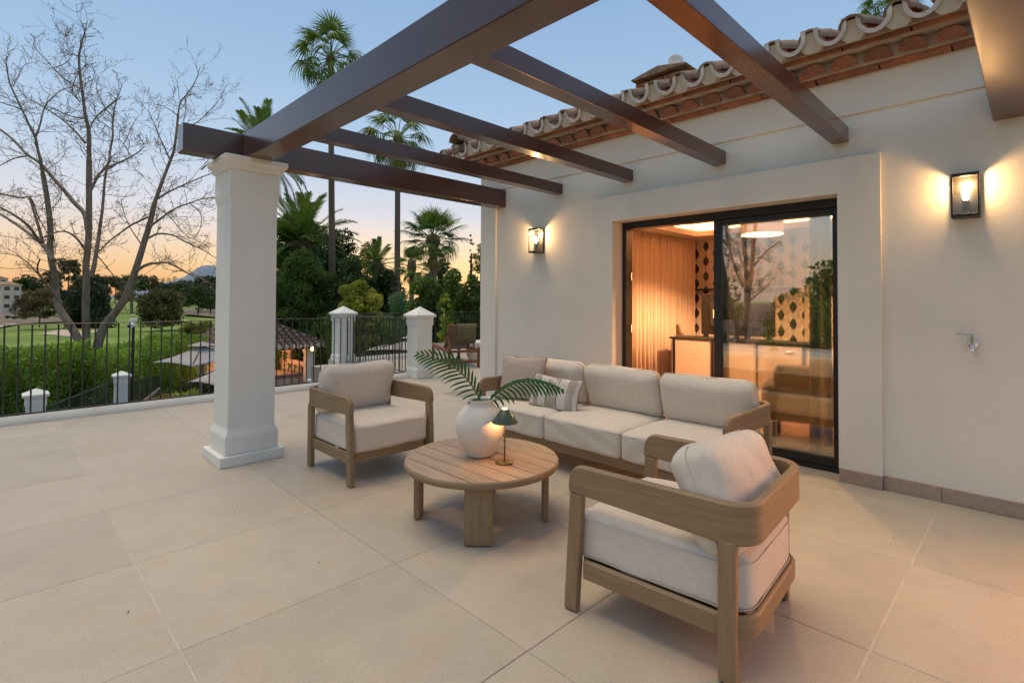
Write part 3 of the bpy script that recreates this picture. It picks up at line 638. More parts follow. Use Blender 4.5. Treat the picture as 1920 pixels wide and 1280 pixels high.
def stripes(t, dims, bands, seed):
    V, F = rbox(dims[0], dims[1], dims[2], r=.02, n=20, puff=.86, noise=.003, seed=seed, pinch=.07)
    for (a, c, m_, nm) in bands:
        n = 16; vs = []; fs = []; hx, hy, hz = [d/2 for d in dims]
        for i in range(3):
            u = a + (c-a)*i/2
            for j in range(n+1):
                v = -.97 + 1.94*j/n
                k = (max(0, 1-abs(u)**3)*max(0, 1-abs(v)**3))**.55; z = hz*((1-.86)+.86*k)+.0035
                vs.append((hx*u*(1-.07*(1-v*v)*u*u), hy*v*(1-.07*(1-u*u)*v*v), z))
        for i in range(2):
            for j in range(n): fs.append((i*(n+1)+j, (i+1)*(n+1)+j, (i+1)*(n+1)+j+1, i*(n+1)+j+1))
        obj(nm, MB().add(vs, fs).mesh(nm, m_, smooth=True, fix=False), t)
stripes(p2, (.50,.29,.12), [(-.16,.16,stripe_b,'wide_stripe'), (-.23,-.19,stripe_g,'narrow_stripe'), (.19,.23,stripe_g,'narrow_stripe'), (.66,.86,stripe_b,'wide_stripe'), (.60,.625,stripe_g,'narrow_stripe'), (-.86,-.66,stripe_b,'wide_stripe'), (-.625,-.60,stripe_g,'narrow_stripe')], 5)
# ---------------------------------------------------------------- coffee table
tb = thing('coffee_table', 'round slatted teak coffee table on slab legs in the middle of the seats', 'table', (-2.545, 2.265, 0))
TR, TZ = .49, .385; pw = 2*TR/8
for k in range(8):
    y0 = -TR+k*pw+.0038; y1 = y0+pw-.0076; n = 10
    pr_ = [(math.sqrt(max(0, TR*TR-y*y)), y) for y in [y0+(y1-y0)*i/n for i in range(n+1)]]
    poly = [(x, y) for x, y in pr_] + [(-x, y) for x, y in pr_[::-1]]
    cp = []
    for p in poly:
        if not cp or (abs(p[0]-cp[-1][0])+abs(p[1]-cp[-1][1])) > 1e-4: cp.append(p)
    if abs(cp[0][0]-cp[-1][0])+abs(cp[0][1]-cp[-1][1]) < 1e-4: cp.pop()
    mb = MB().prism(cp, 'z', TZ-.030, TZ)
    obj('plank', mb.mesh('plank', table_wood, bevel=.002, seg=1), tb)
rimpts = [(TR-.012, TZ-.046), (TR+.001, TZ-.043), (TR+.007, TZ-.034), (TR+.008, TZ-.020), (TR+.005, TZ-.008), (TR+.0005, TZ-.003), (TR-.004, TZ-.010), (TR-.012, TZ-.031), (TR-.012, TZ-.046)]
obj('rim', MB().lathe(rimpts, 96).mesh('rim', wood_h, smooth=True), tb)
b = MB(); b.box(-.40, .40, -.03, .03, TZ-.05, TZ-.0305); b.box(-.03, .03, -.40, .40, TZ-.07, TZ-.0505); obj('underframe', b.mesh('underframe', wood_x), tb)
for sx_, sy_ in ((1,-1), (-1,-1), (1,1), (-1,1)):
    c_ = Vector((sx_*.295, sy_*.285, 0)); a_ = math.atan2(sy_, sx_)
    mb = MB().box(-.019, .019, -.082, .082, .006, TZ-.047)
    lg = obj('leg', mb.mesh('slab_leg', wood_z, bevel=.007), tb, c_, (0,0,a_))
    obj('foot_pad', MB().lathe([(0,0),(.010,0),(.010,.006),(0,.006)], 10, (0,-.055,0)).lathe([(0,0),(.010,0),(.010,.006),(0,.006)], 10, (0,.055,0)).mesh('foot_pad', black_metal), lg)
# vase
vs_ = thing('vase', 'large round cream ceramic vase holding two palm leaves on the table', 'vase', (-2.575, 2.275, TZ+.001))
prof = [(0,0),(.078,0),(.084,.004),(.106,.045),(.133,.09),(.154,.137),(.165,.185),(.163,.225),(.150,.262),(.128,.292),(.105,.315),(.088,.330),(.082,.343),(.086,.356),(.093,.362),(.092,.367),(.084,.366),(.078,.356),(.076,.34),(.10,.31),(.13,.28),(.14,.22),(.10,.08),(0,.05)]
pp = []
for i in range(len(prof)-1):
    for k in range(3): t_ = k/3; pp.append((prof[i][0]*(1-t_)+prof[i+1][0]*t_, prof[i][1]*(1-t_)+prof[i+1][1]*t_))
pp.append(prof[-1]); q = pp[:]
for _ in range(3): q = [q[0]] + [((q[i-1][0]+2*q[i][0]+q[i+1][0])/4, (q[i-1][1]+2*q[i][1]+q[i+1][1])/4) for i in range(1, len(q)-1)] + [q[-1]]
obj('body', MB().lathe(q, 64).mesh('vase_body', ceramic, smooth=True), vs_)
# palm leaves in the vase
frond_green = leafmat('frond_green', (.015,.075,.018), (.045,.17,.04), .18, .32)
def bez(p0, p1, p2, n):
    p0, p1, p2 = map(Vector, (p0, p1, p2)); return [p0*(1-t)**2 + p1*2*t*(1-t) + p2*t*t for t in [i/n for i in range(n+1)]]
def frond(label, p0, p1, p2, nl, ll, side, droop, nrm, fwd=(.75,.85), w=.0155, start=.12, lift=.12, seed=0):
    rr = random.Random(seed); t = thing('palm_leaf', label, 'leaf', p0); pts = [p-Vector(p0) for p in bez(p0, p1, p2, 24)]
    obj('stem', MB().tube(pts, [.0055*(1-.8*i/24)+.001 for i in range(25)], 6).mesh('stem', mat('stem_green', (.10,.19,.05), .5), smooth=True), t)
    sd_ = Vector(side).normalized()
    for i in range(nl):
        f_ = start + (1-start)*i/(nl-1); k = f_*24; j = min(23, int(k)); p = pts[j].lerp(pts[j+1], k-j); d = (pts[j+1]-pts[j]).normalized()
        L0 = ll*(math.sin(PI*(.10+.86*f_))**.7)*rr.uniform(.92, 1.05)
        for s in (-1, 1):
            L_ = L0*(.68 if s > 0 else 1.0)
            dirn = (sd_*s*rr.uniform(.9,1.0) + d*(fwd[0]+fwd[1]*f_) + Vector((0,0,lift*rr.uniform(.6,1.2)))).normalized()
            m_ = 5; vs = []; fs = []; q_ = p.copy(); up = Vector((0,0,1))
            wd = dirn.cross(nrm).normalized()
            for a in range(m_+1):
                u = a/m_; ww = w*.5*(math.sin(PI*min(1, .12+.88*u))**.6 if u < .97 else .02); tilt = wd*1.0 + up*.5*s*(-1 if wd.dot(d) > 0 else 1)*.0
                c0 = q_; ridge = nrm*ww*.35
                vs += [c0 - wd*ww, c0 + ridge, c0 + wd*ww]
                dirn = (dirn - up*droop/m_*(.3+1.6*u)).normalized(); q_ = q_ + dirn*L_/m_; wd = dirn.cross(nrm).normalized()
            for a in range(m_): fs += [(a*3, a*3+1, a*3+4, a*3+3), (a*3+1, a*3+2, a*3+5, a*3+4)]
            obj('leaflet', MB().add(vs, fs).mesh('leaflet', frond_green, smooth=True, fix=False), t)
    return t
VT = Vector((-2.575, 2.275, TZ+.34))
# left leaf: rises and curves to the left; right leaf: lower, arching to the right
f1a = at(905, 760, 3.42); f1b = at(868, 672, 3.30); f1c = at(786, 664, 3.12)
f2a = at(912, 757, 3.42); f2b = at(968, 690, 3.30); f2c = at(1052, 730, 3.18)
frond('long palm leaf arching left out of the cream vase', f1a, f1b, f1c, 17, .17, cu*.75+cr*.55+cf*.25, .55, (-cf*.75+cu*.65).normalized(), seed=1, start=.08, lift=.0)
frond('shorter palm leaf arching right over the table lamp', f2a, f2b, f2c, 17, .14, cu*.8-cf*.3-cr*.1, 1.5, (-cf*.8+cu*.5).normalized(), seed=2, start=.08, lift=.0)
# table lamp
tl = thing('table_lamp', 'small green cone shaded cordless lamp with brass stem, lit on the table', 'lamp', (-2.345, 2.275, TZ+.001))
obj('base', MB().lathe([(0,0),(.054,0),(.056,.003),(.056,.009),(.053,.012),(.006,.013),(0,.013)], 40).mesh('lamp_base', brass, smooth='auto'), tl)
obj('stem', MB().tube([(0,0,.012),(0,0,.315)], .0052, 12).mesh('lamp_stem', brass, smooth=True), tl)
obj('lamp_shade', MB().lathe([(.020,.335),(.024,.333),(.081,.256),(.082,.250),(.079,.250),(.022,.328),(.020,.335)], 48).mesh('lamp_shade', green_metal, smooth='auto'), tl)
obj('bulb', MB().lathe([(0,.318),(.016,.318),(.018,.322),(.018,.334),(.014,.338),(0,.339)], 24).mesh('lamp_bulb', emat('lamp_glow', (1,.58,.30), 14), smooth=True), tl)
def point(name, loc, e, c, r, parent=None):
    l = bpy.data.lights.new(name, 'POINT'); l.energy = e; l.color = c; l.shadow_soft_size = r; o = bpy.data.objects.new(name, l); COL.objects.link(o); o.location = loc
    if parent: o.parent = parent
    return o
point('table_lamp_light', (0,0,.285), 3.4, (1,.43,.16), .012, tl)
# ---------------------------------------------------------------- wall lanterns
def sconce(x, label):
    t = thing('wall_lantern', label, 'wall lamp', (x, WY, 1.975), group='black box lanterns on the house wall')
    w, d, h = .073, .125, .298; th = .009
    b = MB(); b.box(-w, w, -.010, -.001, .0, h); obj('back_plate', b.mesh('back_plate', black_metal, bevel=.002), t)
    b = MB(); b.box(-w, w, -d, -.0105, 0, .012); obj('bottom_plate', b.mesh('bottom_plate', black_metal, bevel=.002), t)
    b = MB(); b.box(-w, w, -d, -.0105, h-.012, h); obj('top_plate', b.mesh('top_plate', black_metal, bevel=.002), t)
    b = MB()
    for sx_ in (-w, w-th):
        b.box(sx_, sx_+th, -d, -d+th, .0125, h-.0125)
    for sx_ in (-w, w-.006): b.box(sx_, sx_+.006, -.018, -.0105, .0125, h-.0125)
    b.box(-w+th, w-th, -d, -d+th, .0125, .022); b.box(-w+th, w-th, -d, -d+th, h-.022, h-.0125)
    obj('front_frame', b.mesh('front_frame', black_metal, bevel=.0015, seg=1), t)
    g_ = glassmat('lantern_glass', .05, (.98,.97,.95), .4)
    obj('front_glass', MB().box(-w+th, w-th, -d+.003, -d+.005, .022, h-.022).mesh('front_glass', g_), t)
    for sx_ in (-w+.002, w-.004): obj('side_glass', MB().box(sx_, sx_+.002, -d+th, -.018, .0125, h-.0125).mesh('side_glass', g_), t)
    obj('socket', MB().lathe([(0,.012),(.011,.012),(.011,.055),(.021,.06),(.021,.115),(.013,.12),(0,.12)], 20, (0,-.062,0)).mesh('socket', mat('socket_black', (.05,.045,.04), .5), smooth='auto'), t)
    obj('bulb', MB().lathe([(0,.119),(.012,.12),(.018,.14),(.022,.165),(.021,.185),(.012,.202),(0,.208)], 20, (0,-.062,0)).mesh('lantern_bulb', emat('bulb_glow', (1,.74,.42), 30), smooth=True), t)
    point('lantern_light', (0,-.062,.235), 15, (1,.57,.24), .02, t); return t
sconce(-4.29, 'small square glass lantern left of the sliding door')
sconce(-.325, 'larger looking glass lantern at the right edge above the tap')
sconce(3.7, 'glass lantern further along the wall outside the picture')
# tap
tp = thing('garden_tap', 'chrome garden tap low on the wall under the right lantern', 'tap', (-.30, WY, 1.12))
obj('flange', MB().lathe([(0,0),(.030,0),(.028,.006),(.016,.012),(.013,.014),(.013,.05),(0,.05)], 24).mesh('flange', chrome, smooth='auto'), tp, None, (R(90),0,0))
obj('body', MB().tube([(0,-.045,-.02),(0,-.045,.045)], .013, 14).tube([(0,-.045,-.005),(0,-.075,-.012),(0,-.085,-.035),(0,-.085,-.05)], .010, 12).mesh('tap_body', chrome, smooth='auto'), tp)
obj('handle', MB().tube([(0,-.045,.045),(0,-.045,.062)], .010, 12).box(-.085,.008,-.051,-.039,.060,.068).mesh('tap_handle', chrome, bevel=.002), tp)
# dry leaves and specks lying on the paving
lf = mat('dry_leaf', (.07,.075,.035), .8)
LEAFTXT = ('beside the right edge of the round table', 'on the floor under the near arm of the nearest armchair', 'right of the nearest armchair, below the skirting', 'near the bottom left by the white joint', 'in the open floor below the left armchair', 'in front of the sofa base behind the nearest armchair', 'left of the white column near the first joint', 'below the white column base')
for k, (px_, py_) in enumerate(((1041,844),(1270,1014),(1676,1010),(240,1148),(598,1056),(1045,902),(255,868),(440,961))):
    d = (at(px_, py_, 1)-Vector((0,0,H))); p = Vector((0,0,H)) + d*(-H/d.z)
    a = random.uniform(0, 6); s = .009
    b = MB().add([(0,-s,.002),(s*.5,0,.008),(0,s,.003),(-s*.45,0,.007)], [(0,1,3),(1,2,3)])
    tag(obj('fallen_leaf', b.mesh('fallen_leaf', lf, fix=False), None, (p.x,p.y,.001), (0,0,a)), 'tiny dry leaf '+LEAFTXT[k], 'leaf', 'dry leaves on the paving')
# ---------------------------------------------------------------- railings and pillars
def railing(label, p0, p1, step=.113, z0=.105, z1=1.10, zb=0.0, bar=.0085, grp='black iron railings'):
    p0, p1 = Vector((p0[0], p0[1], 0)), Vector((p1[0], p1[1], 0)); d = p1-p0; L_ = d.length; rz = math.atan2(d.y, d.x)
    t = thing('railing', label, 'railing', (p0.x, p0.y, zb), rz, grp)
    obj('top_rail', MB().box(0, L_, -.018, .018, z1-.008, z1).mesh('top_rail', mat('rail_top', (.16,.13,.10), .3, metal=.6), bevel=.002, seg=1), t)
    obj('bottom_rail', MB().box(0, L_, -.012, .012, z0-.012, z0).mesh('bottom_rail', rail_metal), t)
    bm_ = MB().tube([(0,0,z0-.0), (0,0,z1-.008)], bar, 8, cap=False).mesh('baluster', rail_metal, smooth=True)
    n = int(L_/step)
    for k in range(n+1): obj('baluster', bm_, t, (k*step+.03, 0, 0))
    for k in range(0, n, 14): obj('post', MB().box(-.012, .012, -.012, .012, .0, z0-.012).mesh('post', rail_metal), t, (k*step+.03, 0, 0))
    return t
railing('long black railing along the open edge of the terrace', (-8.04, -7.4), (-8.04, 5.26), z0=.10)
railing('short black railing between the two white gate pillars', (-8.02, 5.52), (-10.62, 5.52), z0=.05, z1=1.05)
railing('black railing behind the wooden lounger, left of the house corner', (-10.86, 5.75), (-10.86, 13.2), z0=.13, z1=1.08)
def pillar(label, x, y, s=.165, h=1.085, z=0, cap=.19, caps=.035):
    t = thing('railing_pillar', label, 'pillar', (x, y, z), 0, 'white rendered pillars with pyramid caps')
    obj('shaft', ring(MB(), [(s,s,0),(s,s,.16),(s*.9,s*.9,.20),(s*.9,s*.9,h-.17),(s,s,h-.13),(s,s,h)]).mesh('pillar_shaft', plaster, bevel=.006), t)
    obj('cap', ring(MB(), [(s+caps,s+caps,h),(s+caps,s+caps,h+.04),(.004,.004,h+cap)]).mesh('pillar_cap', plaster, bevel=.003), t); return t
pa = pillar('nearer white gate pillar with a socket, right of the short railing', -7.86, 5.47, .178)
obj('socket_plate', MB().box(.1605, .168, -.03, .05, .60, .68).mesh('socket_plate', plaster, bevel=.003), pa)
pillar('farther white pillar with pyramid cap behind the railing, left of the gate', -10.83, 5.5, .195, h=1.06)
pillar('white pillar mostly hidden by the house corner', -10.86, 9.95, .18, h=1.10)
# ---------------------------------------------------------------- wooden lounger with towel
lo = thing('sun_lounger', 'red teak sun lounger with raised mesh back behind the railing pillar', 'lounger', (-8.25, 6.85, 0), math.atan2(.42, -.9))
def bar_(name, x0,x1,y0,y1,z0,z1, m=red_wood, par=lo): return obj(name, MB().box(x0,x1,y0,y1,z0,z1).mesh(name, m, bevel=.004), par)
for y in (-.33, .29): bar_('side_rail', -.0, 1.95, y, y+.04, .30, .38)
for x in (0.0, 1.70):
    for y in (-.34, .28): bar_('leg', x, x+.06, y, y+.06, 0, .30 if x else .42)
for z in (.10, .32): bar_('crossbar', .01, .05, -.28, .28, z, z+.05)
b = MB(); 
def back_pt(t_, y): a = R(42); return (.78-math.cos(a)*t_*.74, y, .37+math.sin(a)*t_*.74)
for y in (-.28, .24):
    p0, p1 = back_pt(0, y), back_pt(1, y); b2 = MB().tube([p0, p1], .024, 4); obj('back_stile', b2.mesh('back_stile', red_wood), lo)
    obj('prop', MB().tube([back_pt(.55, y), (.22, y, .34)], .016, 4).mesh('prop', red_wood), lo)
obj('back_top_rail', MB().tube([back_pt(1,-.33), back_pt(1,.31)], .026, 6).mesh('back_top_rail', red_wood), lo)
a_, c_ = back_pt(.02,-.27), back_pt(.97,.25)
obj('mesh_back', MB().add([back_pt(.02,-.27), back_pt(.02,.24), back_pt(.97,.24), back_pt(.97,-.27)], [(0,1,2,3)]).mesh('mesh_back', mat('mesh_grey', (.20,.17,.14), .9), fix=False), lo).modifiers.new('t','SOLIDIFY').thickness = .006
bar_('mesh_seat', .74, 1.93, -.29, .29, .362, .37, mat('mesh_grey', (.20,.17,.14)))
tw = MB(); n = 14; vs = []; fs = []
for i in range(n+1):
    u = i/n; y = -.30+.40*u; A = Vector(back_pt(1, y)); 
    for k, (dx_, dz_) in enumerate(((.13,-.10),(.05,.0),(.0,.036),(-.030,.012),(-.036,-.12),(-.020,-.26),(.005,-.36-.03*math.sin(u*9)))):
        vs.append((A.x+dx_+.012*math.sin(u*14+k)*(k > 3), y, A.z+dz_+.004*math.sin(u*20)))
for i in range(n):
    for k in range(6): fs.append((i*7+k, (i+1)*7+k, (i+1)*7+k+1, i*7+k+1))
to = thing('towel', 'olive green towel hanging over the back of the wooden lounger', 'towel', lo.location, lo.rotation_euler.z)
obj('cloth', MB().add(vs, fs).mesh('towel_cloth', mat('towel_olive', (.14,.13,.065), .95, bump=.6, bscale=200), smooth=True, fix=False), to).modifiers.new('t','SOLIDIFY').thickness = .008
pt = at(899, 665, 12.2); tag(obj('planter', MB().lathe([(0,0),(.24,0),(.30,.1),(.34,.42),(.32,.44),(.29,.40),(0,.38)], 28).mesh('planter', plaster, smooth='auto'), None, (pt.x, pt.y, 0)), 'round white planter beside the lounger at the house corner', 'planter')
# ---------------------------------------------------------------- ground outside
GZ = -3.1
def gp(px_, py_, z=GZ):
    d = at(px_, py_, 1)-Vector((0,0,H)); return Vector((0,0,H)) + d*((z-H)/d.z)
grass = mat('fairway_grass', (.20,.285,.03), .95, col2=(.105,.17,.02), scale=.09, bump=.3, bscale=3, coord='World', detail=8)
soil = mat('garden_soil', (.10,.07,.045), .95, var=.5, scale=3, bump=.6, bscale=10)
bank = mat('dry_bank', (.24,.17,.12), .95, col2=(.15,.12,.07), scale=.4, coord='World')
sand = mat('bunker_sand', (.55,.44,.33), .95, var=.1, scale=2)
nn = 60; vs = []; fs = []
g_ = np.linspace(-1, 1, nn+1); g_ = np.sign(g_)*np.abs(g_)**3*2600
vs = [(x, y, GZ + (0 if math.hypot(x, y) < 60 else 1.2*math.sin(x*.011+1)*math.cos(y*.013)*min(1, (math.hypot(x,y)-60)/150) - 0.0)) for x in g_ for y in g_]
fs = [(i*(nn+1)+j, (i+1)*(nn+1)+j, (i+1)*(nn+1)+j+1, i*(nn+1)+j+1) for i in range(nn) for j in range(nn)]
struct('ground', MB().add(vs, fs), grass, smooth=True, fix=True)
def patch(name, pts, m, z=.03, h=.0):
    mb = MB(); c = sum(pts, Vector())/len(pts); n = len(pts)
    lo_ = [(p.x, p.y, p.z+z) for p in pts]; mid = [(c.x+(p.x-c.x)*.9, c.y+(p.y-c.y)*.9, p.z+z+h*.6) for p in pts]; inn = [(c.x+(p.x-c.x)*.6, c.y+(p.y-c.y)*.6, c.z+z+h) for p in pts]
    mb.add(lo_+mid+inn, [(i, (i+1)%n, n+(i+1)%n, n+i) for i in range(n)] + [(n+i, n+(i+1)%n, 2*n+(i+1)%n, 2*n+i) for i in range(n)] + [tuple(range(2*n, 3*n))])
    return struct(name, mb, m, smooth=True)
def blob(cx, cy, rx, ry, n=18, wob=.25, sd=1):
    r_ = random.Random(sd); ph = r_.uniform(0, 6)
    return [gp(cx+rx*math.cos(a)*(1+wob*math.sin(3*a+ph)), cy+ry*math.sin(a)*(1+wob*math.sin(2*a+ph))) for a in [2*PI*k/n for k in range(n)]]
patch('bunker', blob(125, 625, 42, 5.5, sd=2), sand, .06); patch('bunker', blob(182, 622, 14, 3.5, sd=4), sand, .06); patch('bunker', blob(335, 602, 16, 2.2, sd=5), sand, .1)
patch('bank', [gp(x, y) for x, y in ((-90,607),(0,611),(60,606),(118,603),(122,593),(60,588),(0,586),(-90,588))], bank, .05, .5)
patch('bank', [gp(x, y) for x, y in ((345,589),(400,594),(470,594),(470,582),(400,578),(345,580))], bank, .05, .6)
b = MB(); pth = [gp(x, y) for x, y in ((-60,624),(0,612),(25,607),(50,603),(85,600),(120,598),(150,597))]
for i in range(len(pth)-1):
    a, c = pth[i], pth[i+1]; w0 = Vector((0,0,0)); d = (c-a).normalized(); nrm = Vector((-d.y, d.x, 0))*.9
    b.add([a-nrm+Vector((0,0,.14)), a+nrm+Vector((0,0,.14)), c+nrm+Vector((0,0,.14)), c-nrm+Vector((0,0,.14))], [(0,1,2,3)])
struct('path', b, mat('path_sand', (.55,.50,.42), .9), fix=False)
struct('garden_ground', MB().box(-40, -8.2, -14, 30, GZ-.2, GZ+.06), soil)
struct('terrace_podium', MB().box(-8.14, 7, -7.6, WY, GZ, -.305).box(-10.98, -8.14, 4.75, 14.6, GZ, -.305), plaster)
# ---------------------------------------------------------------- foliage
def leafcloud(name, centers, rad, n, size, m, flat=.75, seed=0, elong=1.6, shell=.5):
    g = np.random.default_rng(seed); centers = np.asarray(centers, float); k = len(centers)
    rad = np.broadcast_to(np.asarray(rad, float), (k,)); w = rad**2; idx = g.choice(k, n, p=w/w.sum())
    d = g.normal(size=(n,3)); d /= np.linalg.norm(d, axis=1, keepdims=True); rr = g.uniform(0, 1, n)**(1/3*(1-shell)+.02)
    P_ = centers[idx] + d*(rad[idx]*rr)[:,None]*np.array([1,1,flat])
    a = g.normal(size=(n,3)); a[:,2] -= .3; a /= np.linalg.norm(a, axis=1, keepdims=True)
    c = np.cross(a, g.normal(size=(n,3))); c /= np.linalg.norm(c, axis=1, keepdims=True)
    s = size*g.uniform(.6, 1.35, n)[:,None]; nrm = np.cross(a, c)*s*.12
    V = np.stack([P_-a*s*elong*.5, P_+c*s*.5*.55+nrm, P_+a*s*elong*.5, P_-c*s*.5*.55+nrm], 1).reshape(-1, 3)
    return npmesh(name, V, np.arange(4*n).reshape(-1, 4), m)
def shape_centers(kind, k, seed):
    g = np.random.default_rng(seed); C_ = []; Rr = []
    while len(C_) < k:
        p = g.uniform(-1, 1, 3); p[2] = (p[2]+1)/2; r = math.hypot(p[0], p[1]); z = p[2]
        if kind == 'cone': lim = (1-z)**.6*1.0; rr = .15+.12*(1-z)
        elif kind == 'column': lim = 1.0*min(1, (1-z)*2.2)**.6; rr = .30
        elif kind == 'umbrella': lim = 1.0 if .45 < z < 1 else 0; rr = .2
        elif kind == 'weep': lim = (1-(z-.2)**2)**.5; rr = .2
        else: lim = math.sqrt(max(0, 1-(2*z-1)**2))**.8*(1.0 if z > .15 else .6); rr = .22
        an = math.atan2(p[1], p[0]); lim *= .80+.22*math.sin(3*an+seed)+.16*math.sin(7*z+2*an+seed*2)
        if r < lim*.95 and (r > lim*.5 or z > .7 or g.random() < .25): C_.append((p[0], p[1], z*.98+.0)); Rr.append(rr*g.uniform(.5, 1.35))
    return C_, Rr
G1 = leafmat('leaf_deep', (0.048,0.106,0.021), (0.240,0.394,0.064)); G2 = leafmat('leaf_olive', (0.095,0.115,0.027), (0.418,0.424,0.087)); G3 = leafmat('leaf_bright', (0.081,0.177,0.021), (0.546,0.600,0.064))
G4 = leafmat('leaf_conifer', (0.025,0.054,0.017), (0.112,0.166,0.048), .15); G5 = leafmat('leaf_rust', (0.160,0.106,0.029), (0.546,0.347,0.087)); G6 = leafmat('leaf_bluegreen', (0.054,0.126,0.051), (0.193,0.363,0.131)); G8 = leafmat('leaf_mid', (0.053,0.106,0.023), (0.248,0.351,0.064)); G7 = leafmat('leaf_yellowgreen', (0.134,0.177,0.021), (0.600,0.600,0.087))
bark = mat('bark_grey', (.33,.25,.18), .9, col2=(.18,.135,.095), scale=6, stretch=(1,1,.4), bump=1, bscale=14)
bark_d = mat('bark_dark', (.07,.05,.035), .9, var=.4, scale=6)
CROWNS = {}
def crown_me(kind, m, n, size, seed, shell, w, h):
    n = int(n*1.5); C_, Rr = shape_centers(kind, 170 if n > 9000 else 70, seed); C_ = np.array(C_)*np.array([w/2, w/2, h]); s_ = (w/2*w/2*h)**(1/3)
    return leafcloud('crown', C_, np.array(Rr)*min(s_, w*.62)*(.8 if n > 9000 else 1), n, size*s_*1.05, m, flat=.9, seed=seed, shell=shell)
TRUNK = MB().tube([(0,0,-.02),(.01,0,.3),(-.01,.01,.6),(0,0,1)], [1,.8,.65,.35], 7).mesh('trunk', bark_d, smooth=True)
def tree(name, label, cat, loc, w, h, kind, m, n=2600, size=.085, seed=1, trunk=.12, tr=.04, group=None, shell=.5):
    t = thing(name, label, cat, loc, random.uniform(0, 6), group); 
    if trunk is not None:
        o = obj('trunk', TRUNK, t); o.scale = (tr*h*.5, tr*h*.5, h*.8)
    z0 = (trunk or 0)*h; c = obj('crown', crown_me(kind, m, n, size, seed, shell, w, h-z0), t, (0,0,z0)); return t
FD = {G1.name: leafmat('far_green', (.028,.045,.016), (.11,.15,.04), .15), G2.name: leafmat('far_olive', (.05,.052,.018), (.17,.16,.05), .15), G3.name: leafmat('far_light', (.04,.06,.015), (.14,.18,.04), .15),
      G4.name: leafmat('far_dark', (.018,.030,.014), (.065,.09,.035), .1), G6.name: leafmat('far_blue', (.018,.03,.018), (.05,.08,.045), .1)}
# distant tree line of the golf course
far = [  # px, base y, top y, width px, kind, material, depth
 (52,573,517,44,'round',G1,190,'dark rounded tree left of the bare tree trunk on the golf course'),(96,572,508,34,'round',G1,200,'dark tree rising behind the weeping tree'),
 (128,574,488,34,'umbrella',G2,170,'tall airy pine with flat top between the bare tree trunks'),(150,572,520,36,'round',G2,185,'low olive tree beside the tall airy pine'),
 (178,574,512,40,'round',G4,170,'dark tree behind the middle trunk of the bare tree'),(216,570,521,44,'umbrella',G1,190,'flat topped umbrella pine left of the fairway'),
 (245,571,520,46,'umbrella',G1,200,'wide umbrella pine at the end of the fairway'),(272,569,519,40,'umbrella',G2,215,'umbrella pine right of the fairway end'),
 (298,569,527,34,'round',G1,230,'small round tree under the three far palms'),(325,570,532,44,'round',G4,210,'dark low tree right of the three far palms'),
 (352,572,525,50,'round',G1,160,'dark spreading tree left of the white column'),(385,574,520,60,'round',G4,150,'tall dark tree beside the white column in the distance'),
 (372,590,534,50,'round',G1,90,'bushy green tree on the brown slope'),(335,580,545,26,'round',G4,120,'small dark tree on the brown slope'),(395,588,546,34,'round',G1,95,'dark tree partly behind the white column'),
 (20,572,530,60,'round',G4,210,'dark tree mass beside the apartment block'),(118,575,545,40,'round',G6,150,'low blue green tree left of the dark conifer'),(128,588,560,22,'round',G1,120,'small round bush beside the bank'),
 (430,575,522,60,'round',G1,140,'tree hidden behind the white column'),(-60,575,515,70,'round',G1,160,'dark tree left of the picture'),
 (-140,577,508,80,'round',G2,150,'olive tree left of the picture'),(232,570,545,30,'round',G2,230,'low olive shrub at the fairway end'),(285,570,548,26,'round',G3,200,'light green bush at the fairway end'),(310,571,545,30,'round',G2,180,'olive bush right of the fairway'),
]
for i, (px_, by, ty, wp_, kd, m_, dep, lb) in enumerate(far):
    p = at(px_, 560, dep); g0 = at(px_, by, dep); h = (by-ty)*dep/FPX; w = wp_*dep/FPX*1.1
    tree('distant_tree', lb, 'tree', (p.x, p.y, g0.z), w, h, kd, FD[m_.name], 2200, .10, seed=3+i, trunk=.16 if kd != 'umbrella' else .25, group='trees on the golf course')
# named middle-distance trees
def px_tree(name, label, px_, by, ty, wp_, dep, kd, m_, cat='tree', **k):
    g0 = at(px_, by, dep); return tree(name, label, cat, g0, wp_*dep/FPX, (by-ty)*dep/FPX, kd, m_, **k)
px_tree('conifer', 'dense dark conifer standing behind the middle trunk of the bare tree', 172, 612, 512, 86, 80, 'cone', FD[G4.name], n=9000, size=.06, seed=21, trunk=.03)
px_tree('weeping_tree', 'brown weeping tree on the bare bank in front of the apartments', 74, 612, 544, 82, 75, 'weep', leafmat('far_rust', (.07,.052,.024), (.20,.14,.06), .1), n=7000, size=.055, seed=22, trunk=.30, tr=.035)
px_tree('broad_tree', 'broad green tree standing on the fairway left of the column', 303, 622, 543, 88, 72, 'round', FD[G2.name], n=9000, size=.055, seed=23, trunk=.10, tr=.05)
px_tree('shrub', 'rusty green shrub at the pool house roof', 372, 640, 605, 60, 26, 'round', G2, cat='shrub', n=5000, size=.09, seed=24, trunk=None)
for k, (x, y) in enumerate(((15,597),(28,598),(84,594))):
    px_tree('small_bush', ('left', 'middle', 'right')[k]+'most small dark bush on the bare bank', x, y, y-5, 10, 90, 'round', G4, cat='bush', n=500, size=.2, seed=25, trunk=None, group='small bushes on the bank')
